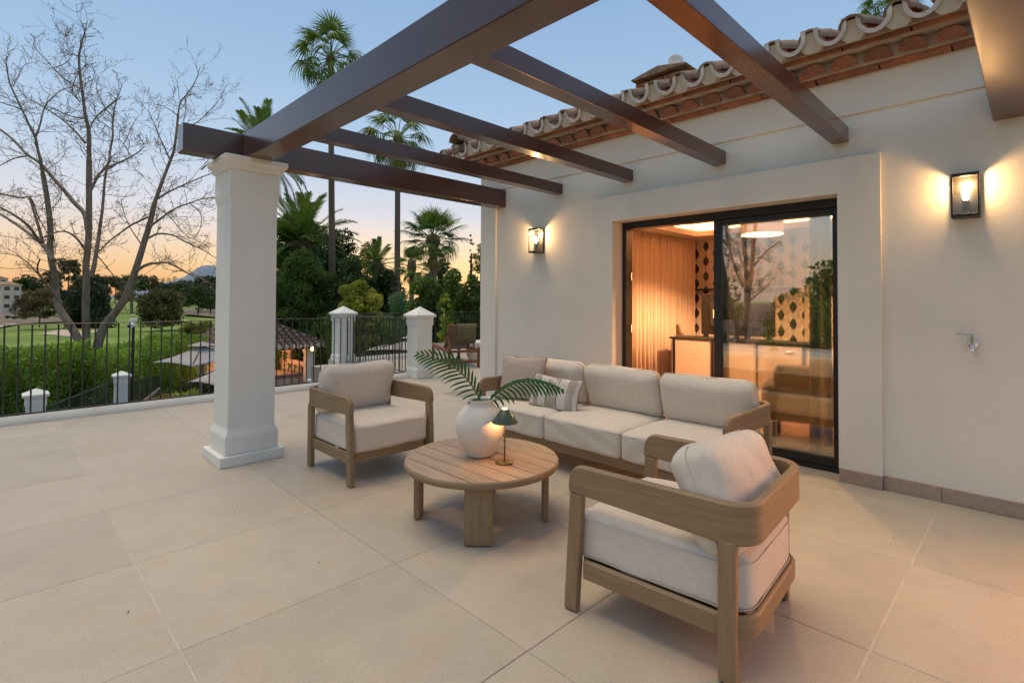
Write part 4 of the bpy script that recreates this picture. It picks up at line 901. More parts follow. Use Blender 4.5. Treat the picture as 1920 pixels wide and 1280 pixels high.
# ---------------------------------------------------------------- palms
def fan_leaf(nseg=20, Rr=.82, pet=1.05, droop=.35, m=None, spread=118, seed=0):
    g = random.Random(seed); mb = MB(); mb.tube([(0,0,0),(pet*.5,0,.02),(pet,0,0)], [.022,.018,.014], 4)
    for i in range(nseg):
        a = R(-spread+2*spread*i/(nseg-1)); L_ = Rr*(1-.22*abs(a)/R(spread))*g.uniform(.88, 1.08); w0 = .075
        d = Vector((math.cos(a), math.sin(a), 0)); s = Vector((-math.sin(a), math.cos(a), 0)); vs = []; st = 4
        for k in range(st+1):
            u = k/st; r = L_*u; z = -droop*u**2.6*(.7+.6*g.random()) + .05*math.sin(u*3); ww = w0*(.35+1.0*u if u < .5 else .85*(1-u)*2+.02)*Rr
            c = Vector((pet, 0, 0)) + d*r*(1-.25*u*u*droop) + Vector((0,0,z)); vs += [c-s*ww*.5, c+s*ww*.5+Vector((0,0,.012))]
        mb.add(vs, [(k*2, k*2+1, k*2+3, k*2+2) for k in range(st)])
    return mb.mesh('frond', m, fix=False)
def feather(L_=2.6, n=46, droop=.9, m=None, ll=.42, seed=0, w=.028):
    g = random.Random(seed); pts = [Vector((L_*u*(1-.18*u*u), 0, .35*u*L_*.5-droop*u*u*L_*.4)) for u in [i/10 for i in range(11)]]
    mb = MB().tube(pts, [.028*(1-.85*i/10) for i in range(11)], 4)
    for i in range(n):
        u = .12+.86*i/(n-1); k = u*10; j = min(9, int(k)); p = pts[j].lerp(pts[j+1], k-j); d = (pts[j+1]-pts[j]).normalized()
        l_ = ll*(math.sin(PI*(.15+.8*u))**.6)*g.uniform(.85, 1.1)
        for s in (-1, 1):
            e = (Vector((0,s,0))*.8 + d*(.55+.4*u) + Vector((0,0,.25*g.uniform(.3,1)))).normalized(); q1 = p+e*l_*.55; q2 = p+e*l_+Vector((0,0,-.22*l_))
            wv = Vector((0,0,1)).cross(e).normalized()*w
            mb.add([p-wv*.4, p+wv*.4, q1+wv*.5, q1-wv*.5, q2], [(0,1,2,3),(3,2,4)])
    return mb.mesh('frond', m, fix=False)
PG = leafmat('palm_green', (0.057,0.105,0.022), (0.218,0.329,0.052), .25, w=.9); PD = leafmat('palm_dry', (0.348,0.227,0.091), (0.600,0.576,0.240), .25); PB = leafmat('palm_bluegreen', (0.041,0.113,0.041), (0.154,0.288,0.089), .25)
fans = [fan_leaf(m=PG, droop=.35, seed=1), fan_leaf(m=PG, droop=.6, seed=2), fan_leaf(m=PG, droop=.85, seed=3), fan_leaf(m=PD, droop=1.0, spread=70, seed=4)]
stiff = [fan_leaf(m=PG, droop=.12, nseg=26, pet=1.0, seed=5), fan_leaf(m=PB, droop=.2, nseg=26, pet=1.05, seed=6), fan_leaf(m=PG, droop=.4, nseg=24, pet=1.0, seed=7), fans[3]]
feat = [feather(m=PG, droop=.5, seed=8), feather(m=PG, droop=.9, seed=9), feather(m=PB, droop=1.1, seed=10), feather(m=PD, droop=1.4, seed=11)]
def palm(name, label, base, top, rad, n, leaves, tr0, tr1, lo_=-35, hi=82, dead=5, sd=1, lean=0.0, trunkmat=None):
    g = random.Random(sd); base = Vector(base); top = Vector(top); t = thing(name, label, 'palm tree', base)
    mid = [(top-base)*u + Vector((lean*math.sin(PI*u),0,0)) for u in [i/14 for i in range(15)]]
    trm = trunkmat or mat('palm_trunk', (.24,.17,.125), .95, col2=(.15,.105,.08), scale=5, stretch=(1,1,6), bump=.8, bscale=9)
    obj('trunk', MB().tube(mid, [tr0*(1.25 if i == 0 else 1)+(tr1-tr0)*i/14 for i in range(15)], 12).mesh('palm_trunk', trm, smooth=True), t)
    cc = obj('crown_base', MB().lathe([(tr1,-.5),(tr1*2.0,-.05),(tr1*1.6,.25),(0,.4)], 12).mesh('crown_base', mat('crown_fibre', (.14,.09,.05), .95), smooth=True), t, top-base)
    for k in range(n):
        u = (k+.5)/n; el = hi+(lo_-hi)*u**.85; az = k*2.39996+g.uniform(-.2,.2)
        m_ = leaves[0] if u < .33 else leaves[1] if u < .7 else leaves[2]
        o = obj('frond', m_, t, top-base+Vector((0,0,.1*(1-u)))); o.rotation_euler = (g.uniform(-.3,.3), -R(el), az); s_ = rad*g.uniform(.85, 1.1); o.scale = (s_,)*3
    for k in range(dead):
        o = obj('dry_frond', leaves[3], t, top-base+Vector((0,0,-.25))); o.rotation_euler = (g.uniform(-.4,.4), R(g.uniform(62,84)), g.uniform(0,6.3)); s_ = rad*g.uniform(.6,.8); o.scale = (s_,)*3
    return t
def px_palm(name, label, bx, by, tx, ty, dep, rpx, n, leaves, w0, w1, **k):
    unit = 1.72 if leaves is fans else 2.0 if leaves is stiff else 2.35
    return palm(name, label, (*at(bx, by, dep).xy, GZ), at(tx, ty, dep), rpx*dep/FPX/unit, n, leaves, w0*dep/FPX/2, w1*dep/FPX/2, **k)
px_palm('fan_palm', 'tallest fan palm with slim trunk, crown high above the main beam', 624, 700, 620, 112, 30, 78, 32, fans, 14, 9, sd=1, dead=7, lo_=-48)
px_palm('fan_palm', 'tall fan palm seen between the rafters, second tall trunk', 744, 720, 746, 262, 28, 74, 30, fans, 13, 9, sd=2, dead=6, lo_=-50)
px_palm('low_fan_palm', 'lower broad fan palm with stiff leaves above the hedge right of the tall trunks', 814, 620, 812, 452, 25, 76, 42, stiff, 13, 14, sd=3, dead=9, lo_=-40)
px_palm('fan_palm', 'fan palm crown peeking over the tiled roof at the top right', 1676, 300, 1672, -2, 24, 62, 30, fans, 12, 10, sd=4, dead=5)
px_palm('date_palm', 'feathery palm crown behind the column top and beam', 490, 640, 492, 300, 26, 112, 44, feat, 14, 14, sd=5, dead=6, lo_=-38)
px_palm('date_palm', 'full date palm with arching fronds just right of the white column', 566, 640, 566, 462, 32, 112, 44, feat, 26, 30, sd=6, dead=10, lo_=-25)
px_palm('date_palm', 'small feathery palm between the two tall trunks', 706, 640, 706, 500, 30, 58, 30, feat, 10, 12, sd=7, dead=4, lo_=-35)
px_palm('low_fan_palm', 'small blue green fan palm beside the second tall trunk', 772, 640, 772, 500, 23, 44, 26, stiff, 8, 9, sd=8, dead=5, lo_=-60)
px_palm('date_palm', 'small palm standing at the fairway end behind the bare tree', 247, 577, 247, 540, 150, 22, 24, feat, 5, 5, sd=9, dead=0)
for k, (x, y) in enumerate(((305,525),(317,525),(327,522))):
    o = px_palm('distant_palm', ('left', 'middle', 'right')[k]+'most of three tiny palms on the skyline', x, 545, x, y, 420, 5, 16, fans, 1.2, 1, sd=10+k, dead=0)
# ---------------------------------------------------------------- garden trees right of the column
gt = [
 ('laurel_tree', 'big conical green laurel just right of the white column', 564, 700, 474, 132, 28.5, 'round', G8, 30000, .05, 31),
 ('laurel_tree', 'smaller green laurel with pointed top behind the big one', 522, 690, 500, 60, 28, 'cone', G1, 9000, .07, 32),
 ('airy_tree', 'airy dark conifer behind the first tall palm trunk', 640, 660, 408, 120, 34, 'cone', G4, 9000, .055, 33),
 ('airy_tree', 'loose olive tree between the tall palm trunks', 690, 640, 455, 90, 36, 'round', G2, 4500, .06, 34),
 ('yellow_green_bush', 'rounded yellow green bush left of the gate pillar', 682, 700, 520, 96, 18.5, 'round', G7, 16000, .055, 35),
 ('bluish_hedge', 'trimmed blue green domed hedge behind the second tall trunk', 748, 690, 543, 90, 21, 'column', G6, 22000, .04, 36),
 ('hedge_shrub', 'dense green shrub right of the second tall trunk', 798, 690, 508, 96, 16.5, 'round', G8, 18000, .05, 37),
 ('hedge_shrub', 'bright green shrub below the thin cypress', 872, 690, 496, 100, 15.5, 'round', G8, 18000, .05, 38),
 ('hedge_shrub', 'light green shoot rising between the shrubs', 838, 690, 520, 60, 15, 'cone', G3, 7000, .06, 39),
 ('cypress', 'thin pointed cypress near the house corner', 884, 640, 414, 24, 26, 'cone', G4, 7000, .06, 40),
 ('cypress', 'leaning dark cypress behind the second tall trunk', 738, 640, 465, 34, 27, 'cone', G4, 6000, .06, 41),
 ('background_tree', 'leafy tree against the glow by the house corner', 902, 640, 445, 60, 34, 'round', G2, 3500, .06, 42),
 ('background_tree', 'dark tree behind the date palm', 600, 640, 430, 150, 38, 'round', G4, 8000, .05, 43),
 ('background_tree', 'low dark tree mass under the fan palm', 830, 640, 490, 110, 34, 'round', G4, 6000, .06, 44),
 ('background_tree', 'dark tree hidden behind the laurel', 540, 640, 395, 130, 32, 'round', G1, 6000, .06, 45),
 ('background_tree', 'dark tree between column and palm trunk', 660, 660, 470, 90, 28, 'round', G4, 7000, .055, 46),
 ('background_tree', 'low dark shrub mass behind the gate', 720, 660, 505, 100, 30, 'round', G4, 7000, .055, 47),
]
for nm, lb, x, by, ty, wpx, dep, kd, m_, n_, sz, sd_ in gt:
    top = at(x, ty, dep); base = Vector((top.x, top.y, GZ))
    tree(nm, lb, 'cypress' if nm == 'cypress' else 'hedge' if 'hedge' in nm else 'bush' if 'bush' in nm else 'tree', base, wpx*dep/FPX, top.z-GZ, kd, m_, n_, sz, seed=sd_, trunk=.04, tr=.03, shell=.75 if n_ > 12000 else .5)
# clipped hedges as leaf masses: rows
def hedge_row(label, p0, p1, z0, z1, thick, n, size, m, seed, name='hedge', rough=.35, flip=False):
    g = np.random.default_rng(seed); p0, p1 = np.array(p0[:2]), np.array(p1[:2]); d = p1-p0; L_ = np.linalg.norm(d); d /= L_; nr = np.array([-d[1], d[0]])
    u = g.uniform(0, 1, n)*L_; w = (g.beta(.7, .7, n)-.5)*thick; z = z0+(z1-z0)*g.uniform(0, 1, n)**.72
    topz = z1 + rough*.5*(np.sin(u*1.9)+np.sin(u*4.3+1)+np.sin(u*.7+2))/2; z = z0+(z-z0)/(z1-z0)*(topz-z0)
    w = w*(1+.35*np.sin(u*2.3+z*1.7)+.2*np.sin(u*5.1+z*3)); 
    P_ = np.stack([p0[0]+d[0]*u+nr[0]*w, p0[1]+d[1]*u+nr[1]*w, z], 1)
    a = g.normal(size=(n,3)); a[:,2] += .5; a /= np.linalg.norm(a, axis=1, keepdims=True); c = np.cross(a, g.normal(size=(n,3))); c /= np.linalg.norm(c, axis=1, keepdims=True)
    s = size*g.uniform(.6, 1.4, n)[:,None]
    V = np.stack([P_-a*s, P_+c*s*.28, P_+a*s, P_-c*s*.28], 1).reshape(-1, 3)
    t = thing(name, label, 'hedge'); obj('foliage', npmesh('foliage', V, np.arange(4*n).reshape(-1, 4), m), t)
    # woody core so the hedge does not look hollow
    mb = MB(); k_ = int(L_/.35)
    for i in range(k_):
        q = p0+d*L_*(i+.5)/k_+nr*g.uniform(-.3,.3)*thick; mb.tube([(q[0],q[1],z0),(q[0]+g.uniform(-.1,.1),q[1]+g.uniform(-.1,.1),(z0+z1)/2),(q[0]+g.uniform(-.3,.3),q[1]+g.uniform(-.3,.3),z1-.3)], [.04,.03,.012], 4)
    obj('stems', mb.mesh('stems', bark_d), t)
    return t
hedge_row('tall leafy hedge behind the railing, in front of the bare tree', at(-420, 600, 13.5), at(150, 600, 14.5), GZ, .10, 1.7, 80000, .060, leafmat('leaf_hedge', (0.060,0.126,0.021), (0.418,0.600,0.064)), 51)
hedge_row('right half of the leafy hedge, reaching the pool house', at(155, 600, 14.6), at(343, 600, 24), GZ, -.25, 1.7, 62000, .064, leafmat('leaf_hedge2', (0.060,0.126,0.021), (0.384,0.576,0.064)), 52)
hedge_row('dark green hedge behind the pool house', at(420, 600, 31), at(690, 600, 27), GZ, -.9, 1.8, 44000, .06, G1, 53)
hedge_row('dark clipped hedge beyond the gate and lounger', at(634, 600, 20), at(960, 600, 16.5), GZ, .7, 1.6, 66000, .055, leafmat('leaf_hedge3', (0.032,0.076,0.018), (0.193,0.302,0.055)), 54)
hedge_row('dark shrubs below the stair fence', at(190, 740, 13.0), at(420, 700, 17.5), GZ, -1.2, 1.4, 16000, .06, leafmat('leaf_dark', (0.027,0.045,0.015), (0.112,0.152,0.033)), 55)
tree('fern_shrub', 'feathery green and rust shrub below the terrace beside the parasols', 'shrub', (*at(350, 720, 12.4).xy, -2.4), 1.5, 1.55, 'round', leafmat('leaf_fern', (0.107,0.151,0.021), (0.546,0.576,0.076)), 9000, .06, seed=56, trunk=None)
tree('rust_shrub', 'rust tinged shrub left of the feathery one', 'shrub', (*at(312, 730, 12.6).xy, -2.4), 1.0, 1.45, 'round', G5, 4000, .07, seed=57, trunk=None)
# ---------------------------------------------------------------- stair fence in the garden
f1, f2 = at(67, 740, 8.0), at(228, 704, 11.0)
for p_, lb in ((f1, 'lower white fence pillar in the garden seen through the railing at the far left'), (f2, 'second white fence pillar in the garden, behind the railing')):
    pillar(lb, p_.x, p_.y, .125, h=p_.z-.02-GZ, z=GZ, cap=.12, caps=.03)
f3 = at(302, 716, 14.5)
def slope_fence(label, a, c, zt0, zt1, hgt=.95):
    a = Vector((a.x, a.y, zt0)); c = Vector((c.x, c.y, zt1)); t = thing('garden_fence', label, 'fence', a, 0, 'low black fence down in the garden'); d = c-a; n = int(d.length/.12)
    for dz in (0, -hgt): obj('rail', MB().tube([(0,0,dz), (d.x,d.y,d.z+dz)], .012, 5).mesh('fence_rail', rail_metal), t)
    bm_ = MB().tube([(0,0,0),(0,0,-hgt)], .008, 5).mesh('fence_bar', rail_metal)
    for k in range(1, n): obj('fence_bar', bm_, t, d*(k/n))
slope_fence('black fence between the two white garden pillars', f1+Vector((.1,.15,0)), f2-Vector((.1,.15,0)), f1.z-.18, f2.z-.12)
slope_fence('black fence climbing away from the second garden pillar', f2, f3, f2.z-.15, f3.z+.2)
f0 = f1+Vector((1.3,-2.2,0)); slope_fence('black fence at the left edge below the railing', f0, f1, f1.z-.75, f1.z-.2)
tag(obj('retaining_wall', MB().add([(f0.x,f0.y,GZ),(f1.x,f1.y,GZ),(f2.x,f2.y,GZ),(f3.x,f3.y,GZ),(f3.x-.25,f3.y,GZ),(f2.x-.25,f2.y,GZ),(f1.x-.25,f1.y,GZ),(f0.x-.25,f0.y,GZ)]
   +[(f0.x,f0.y,-1.4),(f1.x,f1.y,-1.15),(f2.x,f2.y,-1.2),(f3.x,f3.y,-1.1),(f3.x-.25,f3.y,-1.1),(f2.x-.25,f2.y,-1.2),(f1.x-.25,f1.y,-1.15),(f0.x-.25,f0.y,-1.4)],
   [(0,1,9,8),(1,2,10,9),(2,3,11,10),(3,4,12,11),(4,5,13,12),(5,6,14,13),(6,7,15,14),(7,0,8,15),(8,9,14,15),(9,10,13,14),(10,11,12,13)]).mesh('retaining_wall', mat('dirty_render', (.42,.38,.33), .9, var=.3, scale=3))), 'low garden wall under the black fence', 'wall')
# security camera on a black pole
cp = at(250, 615, 11.5); sc_ = thing('security_camera', 'white security camera on a slim black pole behind the railing', 'camera', (cp.x, cp.y, GZ))
obj('pole', MB().tube([(0,0,0),(0,0,3.95)], .028, 8).mesh('camera_pole', black_metal), sc_)
zc = at(250, 603, 11.5).z-GZ
obj('mount', MB().box(-.06,.06,-.06,.06,zc-.02,zc+.07).mesh('camera_mount', plaster, bevel=.01), sc_)
obj('camera_body', MB().tube([(0,0,zc-.04),(.06,-.04,zc-.07),(.15,-.10,zc-.09)], [.035,.06,.06], 12).mesh('camera_body', plaster, smooth='auto'), sc_)
obj('lens', MB().tube([(.150,-.10,zc-.09),(.158,-.106,zc-.092)], .03, 10).mesh('camera_lens', black_metal), sc_)
# ---------------------------------------------------------------- pool house
ph = thing('pool_house', 'open pool house with hipped clay tile roof and white columns below the terrace', 'pool house')
hx0, hx1, hy0, hy1, ez = -30.2, -23.55, 6.7, 11.2, -.743
ap = Vector(((hx0+hx1)/2, (hy0+hy1)/2, .64)); tile_row = MB(); 
rooftile = mat('pool_roof_tile', (.27,.17,.13), .95, col2=(.085,.065,.055), scale=7, bump=.8, bscale=20, coord='World')
def roof_face(a, c):
    a, c = Vector(a), Vector(c); d = (c-a); L_ = d.length; e = d.normalized(); m_ = (a+c)/2; up = (ap-m_); n = int(L_/.30)
    obj('roof_slope', MB().add([a-Vector((0,0,.05)), c-Vector((0,0,.05)), ap-Vector((0,0,.05))], [(0,1,2)]).mesh('roof_slope', rooftile, fix=False), ph)
    for k in range(n):
        u = (k+.5)/n; p = a+d*u; tt = 1-abs(2*u-1); q = p+up*tt*.985
        if (q-p).length < .15: continue
        m2 = MB(); vs = []; fs = []; w = L_/n*.36; nrm = e.cross(up.normalized()); nrm = nrm if nrm.z > 0 else -nrm; st = max(2, int((q-p).length/.35))
        for i in range(st):
            for uu, kk in ((i/st, 1.12), ((i+1)/st, .9)):
                cpt = p+(q-p)*uu+nrm*(.02 if kk > 1 else .0)
                for j in range(5): t_ = PI*j/4; vs.append(cpt+e*(math.cos(t_)*w*kk)+nrm*(math.sin(t_)*w*.9*kk))
            o_ = i*10; fs += [(o_+j, o_+j+1, o_+5+j+1, o_+5+j) for j in range(4)]
        obj('roof_tile_row', m2.add(vs, fs).mesh('roof_tile_row', rooftile, fix=False), ph)
        obj('tile_end', MB().tube([p-up.normalized()*.05, p+up.normalized()*.02], w*1.02, 8).mesh('tile_end', white_rim), ph)
oh = .0
roof_face((hx0,hy0,ez),(hx1,hy0,ez)); roof_face((hx1,hy0,ez),(hx1,hy1,ez)); roof_face((hx1,hy1,ez),(hx0,hy1,ez)); roof_face((hx0,hy1,ez),(hx0,hy0,ez))
obj('eaves', MB().box(hx0+.12,hx1-.12,hy0+.12,hy1-.12,ez-.14,ez-.07).mesh('eaves', bark_d), ph)
obj('ridge_finial', MB().tube([ap-Vector((0,0,.1)), ap+Vector((0,0,.18))], [.12,.03], 8).mesh('ridge_finial', terra), ph)
pinkr = mat('warm_render', (.62,.45,.36), .85, var=.08, scale=3)
obj('rear_wall', MB().box(hx0+.3,hx0+.5,hy0+.3,hy1-.3,GZ,ez-.14).box(hx0+.3,hx1-3.3,hy1-.5,hy1-.3,GZ,ez-.14).box(hx0+.3,hx1-4.2,hy0+.3,hy0+.5,GZ,ez-.14).mesh('pool_wall', pinkr), ph)
for x, y in ((hx1-.62, hy1-.62), (hx1-.62, hy0+.6), (hx1-4.0, hy0+.6)):
    cc = obj('column', ring(MB(), [(.19,.19,GZ),(.19,.19,ez-.42),(.21,.21,ez-.38),(.21,.21,ez-.34),(.24,.24,ez-.30),(.24,.24,ez-.14)]).mesh('pool_column', plaster, bevel=.01), ph, (x, y, 0))
obj('half_wall', MB().box(hx1-3.29, hx1-.85, hy1-.62, hy1-.45, GZ, -1.62).mesh('half_wall', pinkr), ph)
obj('pool_house_floor', MB().box(hx0-.2,hx1+.6,hy0-.4,hy1+.2,GZ+.05,GZ+.12).mesh('pool_floor', limestone), ph)
db = thing('day_bed', 'built in day bed with grey mattress inside the pool house', 'day bed')
obj('bed_base', MB().box(hx1-3.2, hx1-1.0, hy1-2.5, hy1-.64, GZ+.12, -2.28).mesh('bed_base', pinkr), db)
obj('mattress', MB().box(hx1-3.15, hx1-1.03, hy1-2.45, hy1-.66, -2.27, -2.12).mesh('bed_mattress', mat('grey_cushion', (.22,.18,.16), .9), bevel=.03), db)
for k, (x, y, m_, lb) in enumerate(((hx1-1.35, hy1-.82, 'leafy patterned pillow at the right end of the day bed', 0), (hx1-1.95, hy1-.84, 'round pale pillow in the middle of the day bed', 0), (hx1-2.75, hy1-.85, 'patterned pillow at the left end of the day bed', 0))):
    V, F = rbox(.42,.36,.14, r=.03, n=8, puff=.6, seed=70+k); o = obj('day_bed_pillow', npmesh('pillow', V, F, mat('pattern_pillow', (.50,.44,.33), .9, col2=(.12,.15,.08), scale=14, ramp2=(.48,.52)), True), None, (x, y, -1.94), (R(78), 0, R(10*k-10))); tag(o, m_, 'pillow')
point('pool_house_lamp', (hx1-2.2, hy1-2.0, -1.15), 110, (1,.46,.20), .04, ph)
point('pool_house_lamp', (hx0+1.6, hy0+1.8, -1.3), 110, (1,.50,.22), .04, ph)
ls = thing('floor_light_strip', 'glowing orange light strip at the foot of the day bed', 'light strip')
obj('led_strip', MB().box(hx1-3.2, hx1-1.0, hy1-2.56, hy1-2.52, GZ+.16, GZ+.22).mesh('bed_strip', emat('bed_glow', (1,.33,.10), 12)), ls); area('bed_light', (hx1-2.1, hy1-2.75, GZ+.5), 2.0, .05, 30, (1,.35,.12), (R(20),0,0), ls)
lp = at(586, 654, 23.0); ln = thing('pool_lantern', 'small lit lantern on the right column of the pool house', 'wall lamp', lp); ln.scale = (1.3,)*3
obj('cage', MB().tube([(0,0,-.13),(0,0,-.10)], .07, 6).tube([(0,0,.11),(0,0,.18)], [.08,.02], 6).box(-.005,.005,-.07,-.06,-.12,.12).box(-.005,.005,.06,.07,-.12,.12).mesh('lantern_cage', brass), ln)
obj('flame', MB().lathe([(0,-.06),(.035,-.03),(.035,.05),(0,.08)], 10).mesh('lantern_flame', emat('pool_glow', (1,.66,.32), 22), smooth=True), ln); point('pool_lantern_light', (.05,-.05,.0), 9, (1,.6,.28), .04, ln)
# ---------------------------------------------------------------- parasols
canv = mat('parasol_canvas', (.40,.37,.355), .9, var=.05, scale=3)
def parasol(label, c, half, ztip, zap, rz):
    t = thing('parasol', label, 'parasol', (c.x, c.y, GZ), rz, 'square parasols by the pool'); A = Vector((0,0,zap-GZ)); cs = [Vector((half*a, half*b_, ztip-GZ)) for a, b_ in ((-1,-1),(1,-1),(1,1),(-1,1))]
    for i in range(4):
        a, b_ = cs[i], cs[(i+1)%4]; n = 6; vs = []; fs = []
        for k in range(n+1):
            u = k/n
            for j in range(n+1):
                v = j/n; p = a.lerp(b_, v).lerp(A, u); p.z += -.10*(1-u)*4*v*(1-v)*(-.6) - .05*math.sin(PI*u); vs.append(p)
        fs = [(k*(n+1)+j, k*(n+1)+j+1, (k+1)*(n+1)+j+1, (k+1)*(n+1)+j) for k in range(n) for j in range(n)]
        obj('canopy_panel', MB().add(vs, fs).mesh('canopy_panel', canv, smooth=True, fix=False), t).modifiers.new('t','SOLIDIFY').thickness = .006
        obj('rib', MB().tube([cs[i]-Vector((0,0,.02)), A-Vector((0,0,.06))], .012, 5).mesh('rib', rail_metal), t)
    obj('vent_cap', MB().add([(.28,.28,zap-GZ-.02),(-.28,.28,zap-GZ-.02),(-.28,-.28,zap-GZ-.02),(.28,-.28,zap-GZ-.02),(0,0,zap-GZ+.10)], [(0,1,4),(1,2,4),(2,3,4),(3,0,4)]).mesh('vent_cap', canv), t)
    obj('pole', MB().tube([(0,0,0),(0,0,zap-GZ)], .028, 8).mesh('parasol_pole', mat('pole_grey', (.4,.38,.35), .5)), t)
    obj('foot', MB().box(-.35,.35,-.35,.35,.06,.12).mesh('parasol_foot', rail_metal, bevel=.01), t)
parasol('grey canvas parasol in front of the pool house, left of the column', at(378, 700, 15.6), .92, at(300, 678, 15.6).z+.02, at(378, 646, 15.6).z, R(20))
parasol('lower nearer grey parasol partly behind the white column', at(432, 740, 13.2), .70, at(357, 716, 13).z, at(432, 676, 13.2).z, R(15))
parasol('pale parasol glimpsed through the railing beyond the gate pillar', at(775, 700, 15.0), 1.0, at(726, 653, 15).z, at(770, 632, 15).z, R(30))
# ---------------------------------------------------------------- bare tree
bt = thing('bare_tree', 'large leafless tree with several grey trunks behind the hedge', 'tree', (*at(170, 700, 18).xy, GZ)); BL = bt.location
def dp(px_, py_, j=0): return at(px_, py_, 18+j)
def smooth_pts(pts, it=2):
    for _ in range(it):
        q = [pts[0]]
        for i in range(len(pts)-1): q += [pts[i].lerp(pts[i+1], .25), pts[i].lerp(pts[i+1], .75)]
        pts = q+[pts[-1]]
    return pts
bl = [ # radius px at start, radius px at end, depth drift, points
 (11,5.5,0.4,[(166,800),(162,700),(150,640),(125,600),(107,575),(104,548),(102,512),(96,487),(94,462),(94,425),(91,395),(86,362),(80,325)]),
 (4.2,1.2,-.3,[(80,325),(77,300),(71,282),(67,257),(57,240),(42,207),(25,170),(17,152),(11,116)]),
 (2.6,.7,.8,[(67,257),(75,237),(82,200),(95,185),(117,167),(135,164)]),(1.6,.6,-1,[(40,205),(20,198),(0,192),(-20,185)]),
 (3,.7,1.5,[(160,268),(142,247),(125,230),(105,215),(75,196),(50,185),(32,160)]),(1.6,.5,1,[(25,162),(34,145),(42,122),(60,118)]),
 (6.5,2.2,1.5,[(100,488),(88,470),(75,452),(57,440),(30,420),(5,404),(-35,384)]),(4.5,1.8,-.8,[(76,455),(67,442),(55,425),(30,405),(2,390),(-35,372)]),
 (4,1.4,.5,[(80,455),(72,425),(65,400),(55,367),(40,372),(20,366),(-25,362)]),
 (10,6.0,-.5,[(167,800),(167,700),(162,640),(161,600),(161,575),(162,530),(161,500),(164,475),(166,437),(167,400),(167,337),(167,300)]),
 (5.5,1.0,-.5,[(167,300),(167,270),(166,240),(160,215),(155,182),(151,145),(147,107),(150,90),(157,70),(160,57),(152,42)]),
 (1.3,.5,.6,[(147,108),(135,98),(125,87),(120,70)]),(2,.6,.9,[(151,166),(132,156),(112,140),(100,127),(82,110),(70,95),(62,82)]),(1.2,.5,-.5,[(100,128),(117,122),(128,114),(135,104)]),
 (1.8,.6,-.9,[(151,192),(136,177),(136,162),(144,142),(140,135)]),(2.4,.8,.8,[(155,222),(140,220),(120,214),(105,205),(87,200)]),
 (6.5,2.2,1.0,[(164,430),(160,400),(140,382),(127,365),(110,345),(87,320),(75,304),(50,290),(25,262),(0,243),(-20,230)]),(2.2,.8,.4,[(52,292),(25,297),(8,306),(-15,318)]),
 (4.5,2.4,.6,[(168,360),(177,342),(185,328),(197,315),(206,302)]),
 (6.5,2.4,.9,[(170,520),(177,500),(180,480),(184,457),(187,425),(192,387),(197,332),(205,300)]),
 (3.2,.7,.9,[(205,300),(207,282),(211,257),(211,232),(214,205),(220,185),(226,168),(230,155)]),
 (2.6,1.4,-.5,[(220,186),(200,202),(182,217),(172,232),(168,246)]),(1.8,.5,.4,[(213,220),(197,202),(187,185),(180,160),(186,145)]),(1.6,.8,0,[(210,243),(195,232),(182,225)]),
 (2.6,.8,-.8,[(204,313),(225,304),(245,295),(258,286),(270,276)]),(1.7,.6,.5,[(246,295),(238,282),(232,270),(222,262),(225,245)]),(1.5,.5,.6,[(232,270),(240,256),(246,240),(256,222)]),
 (13,6,.5,[(168,800),(174,700),(184,638),(195,612),(213,590),(232,563),(247,525),(260,485),(270,455),(281,420),(290,380)]),
 (5,2.6,.3,[(290,380),(300,350),(310,325),(320,300),(327,282),(332,245),(334,215)]),(2.4,.6,.3,[(334,215),(337,192),(350,177),(362,160),(370,143),(375,127)]),
 (3.6,1.0,.8,[(282,424),(305,407),(325,392),(355,381),(380,372),(405,370)]),(2.8,.8,-.8,[(297,372),(312,362),(325,355),(355,342),(390,327),(410,322)]),
 (3.2,1.0,1.2,[(279,446),(295,437),(325,440),(340,450),(355,457),(380,468),(405,484)]),(4.2,1.0,-1.2,[(256,507),(277,494),(300,493),(312,491),(335,502),(350,512),(375,521),(392,528)]),
 (1.6,.5,.4,[(332,216),(317,205),(305,199),(290,196)]),(1.8,.5,.4,[(334,235),(365,235),(390,212),(402,198),(415,182)]),
 (2.2,.6,-.5,[(318,298),(308,275),(300,260),(287,227),(277,205)]),(2.8,1.4,.7,[(277,407),(260,415),(245,422),(226,436),(207,450),(195,462),(186,471)]),
 (2,.6,.6,[(265,458),(252,440),(242,425),(233,400),(227,375)]),(3.2,1.2,-.9,[(162,472),(147,450),(130,436),(115,433),(100,437),(80,446)]),
 (3.6,1.4,-1,[(102,556),(92,543),(85,532),(72,514),(70,500),(75,485)]),(1.8,.6,-1,[(72,514),(50,490),(30,478),(0,475)]),(1.6,.6,.8,[(183,480),(200,500),(215,520),(225,540),(240,556)]),
 (1.8,.6,.8,[(94,425),(100,440),(104,460),(104,478)]),(2.2,.7,.9,[(57,370),(66,390),(72,410),(85,430),(92,445)]),(1.8,.5,-.7,[(290,385),(312,400),(330,420),(345,440),(372,452)]),(1.6,.5,.9,[(355,381),(378,398),(377,425),(368,445)]),
 (1.6,.5,1,[(105,512),(60,500),(20,505),(-20,498)]),(1.5,.5,-.6,[(167,340),(188,330),(210,325),(225,318)]),(1.3,.4,.5,[(80,325),(100,310),(118,298),(122,285)]),(1.5,.5,.7,[(91,395),(110,380),(118,360),(110,345)]),
]
tw_pts = []
g = random.Random(5)
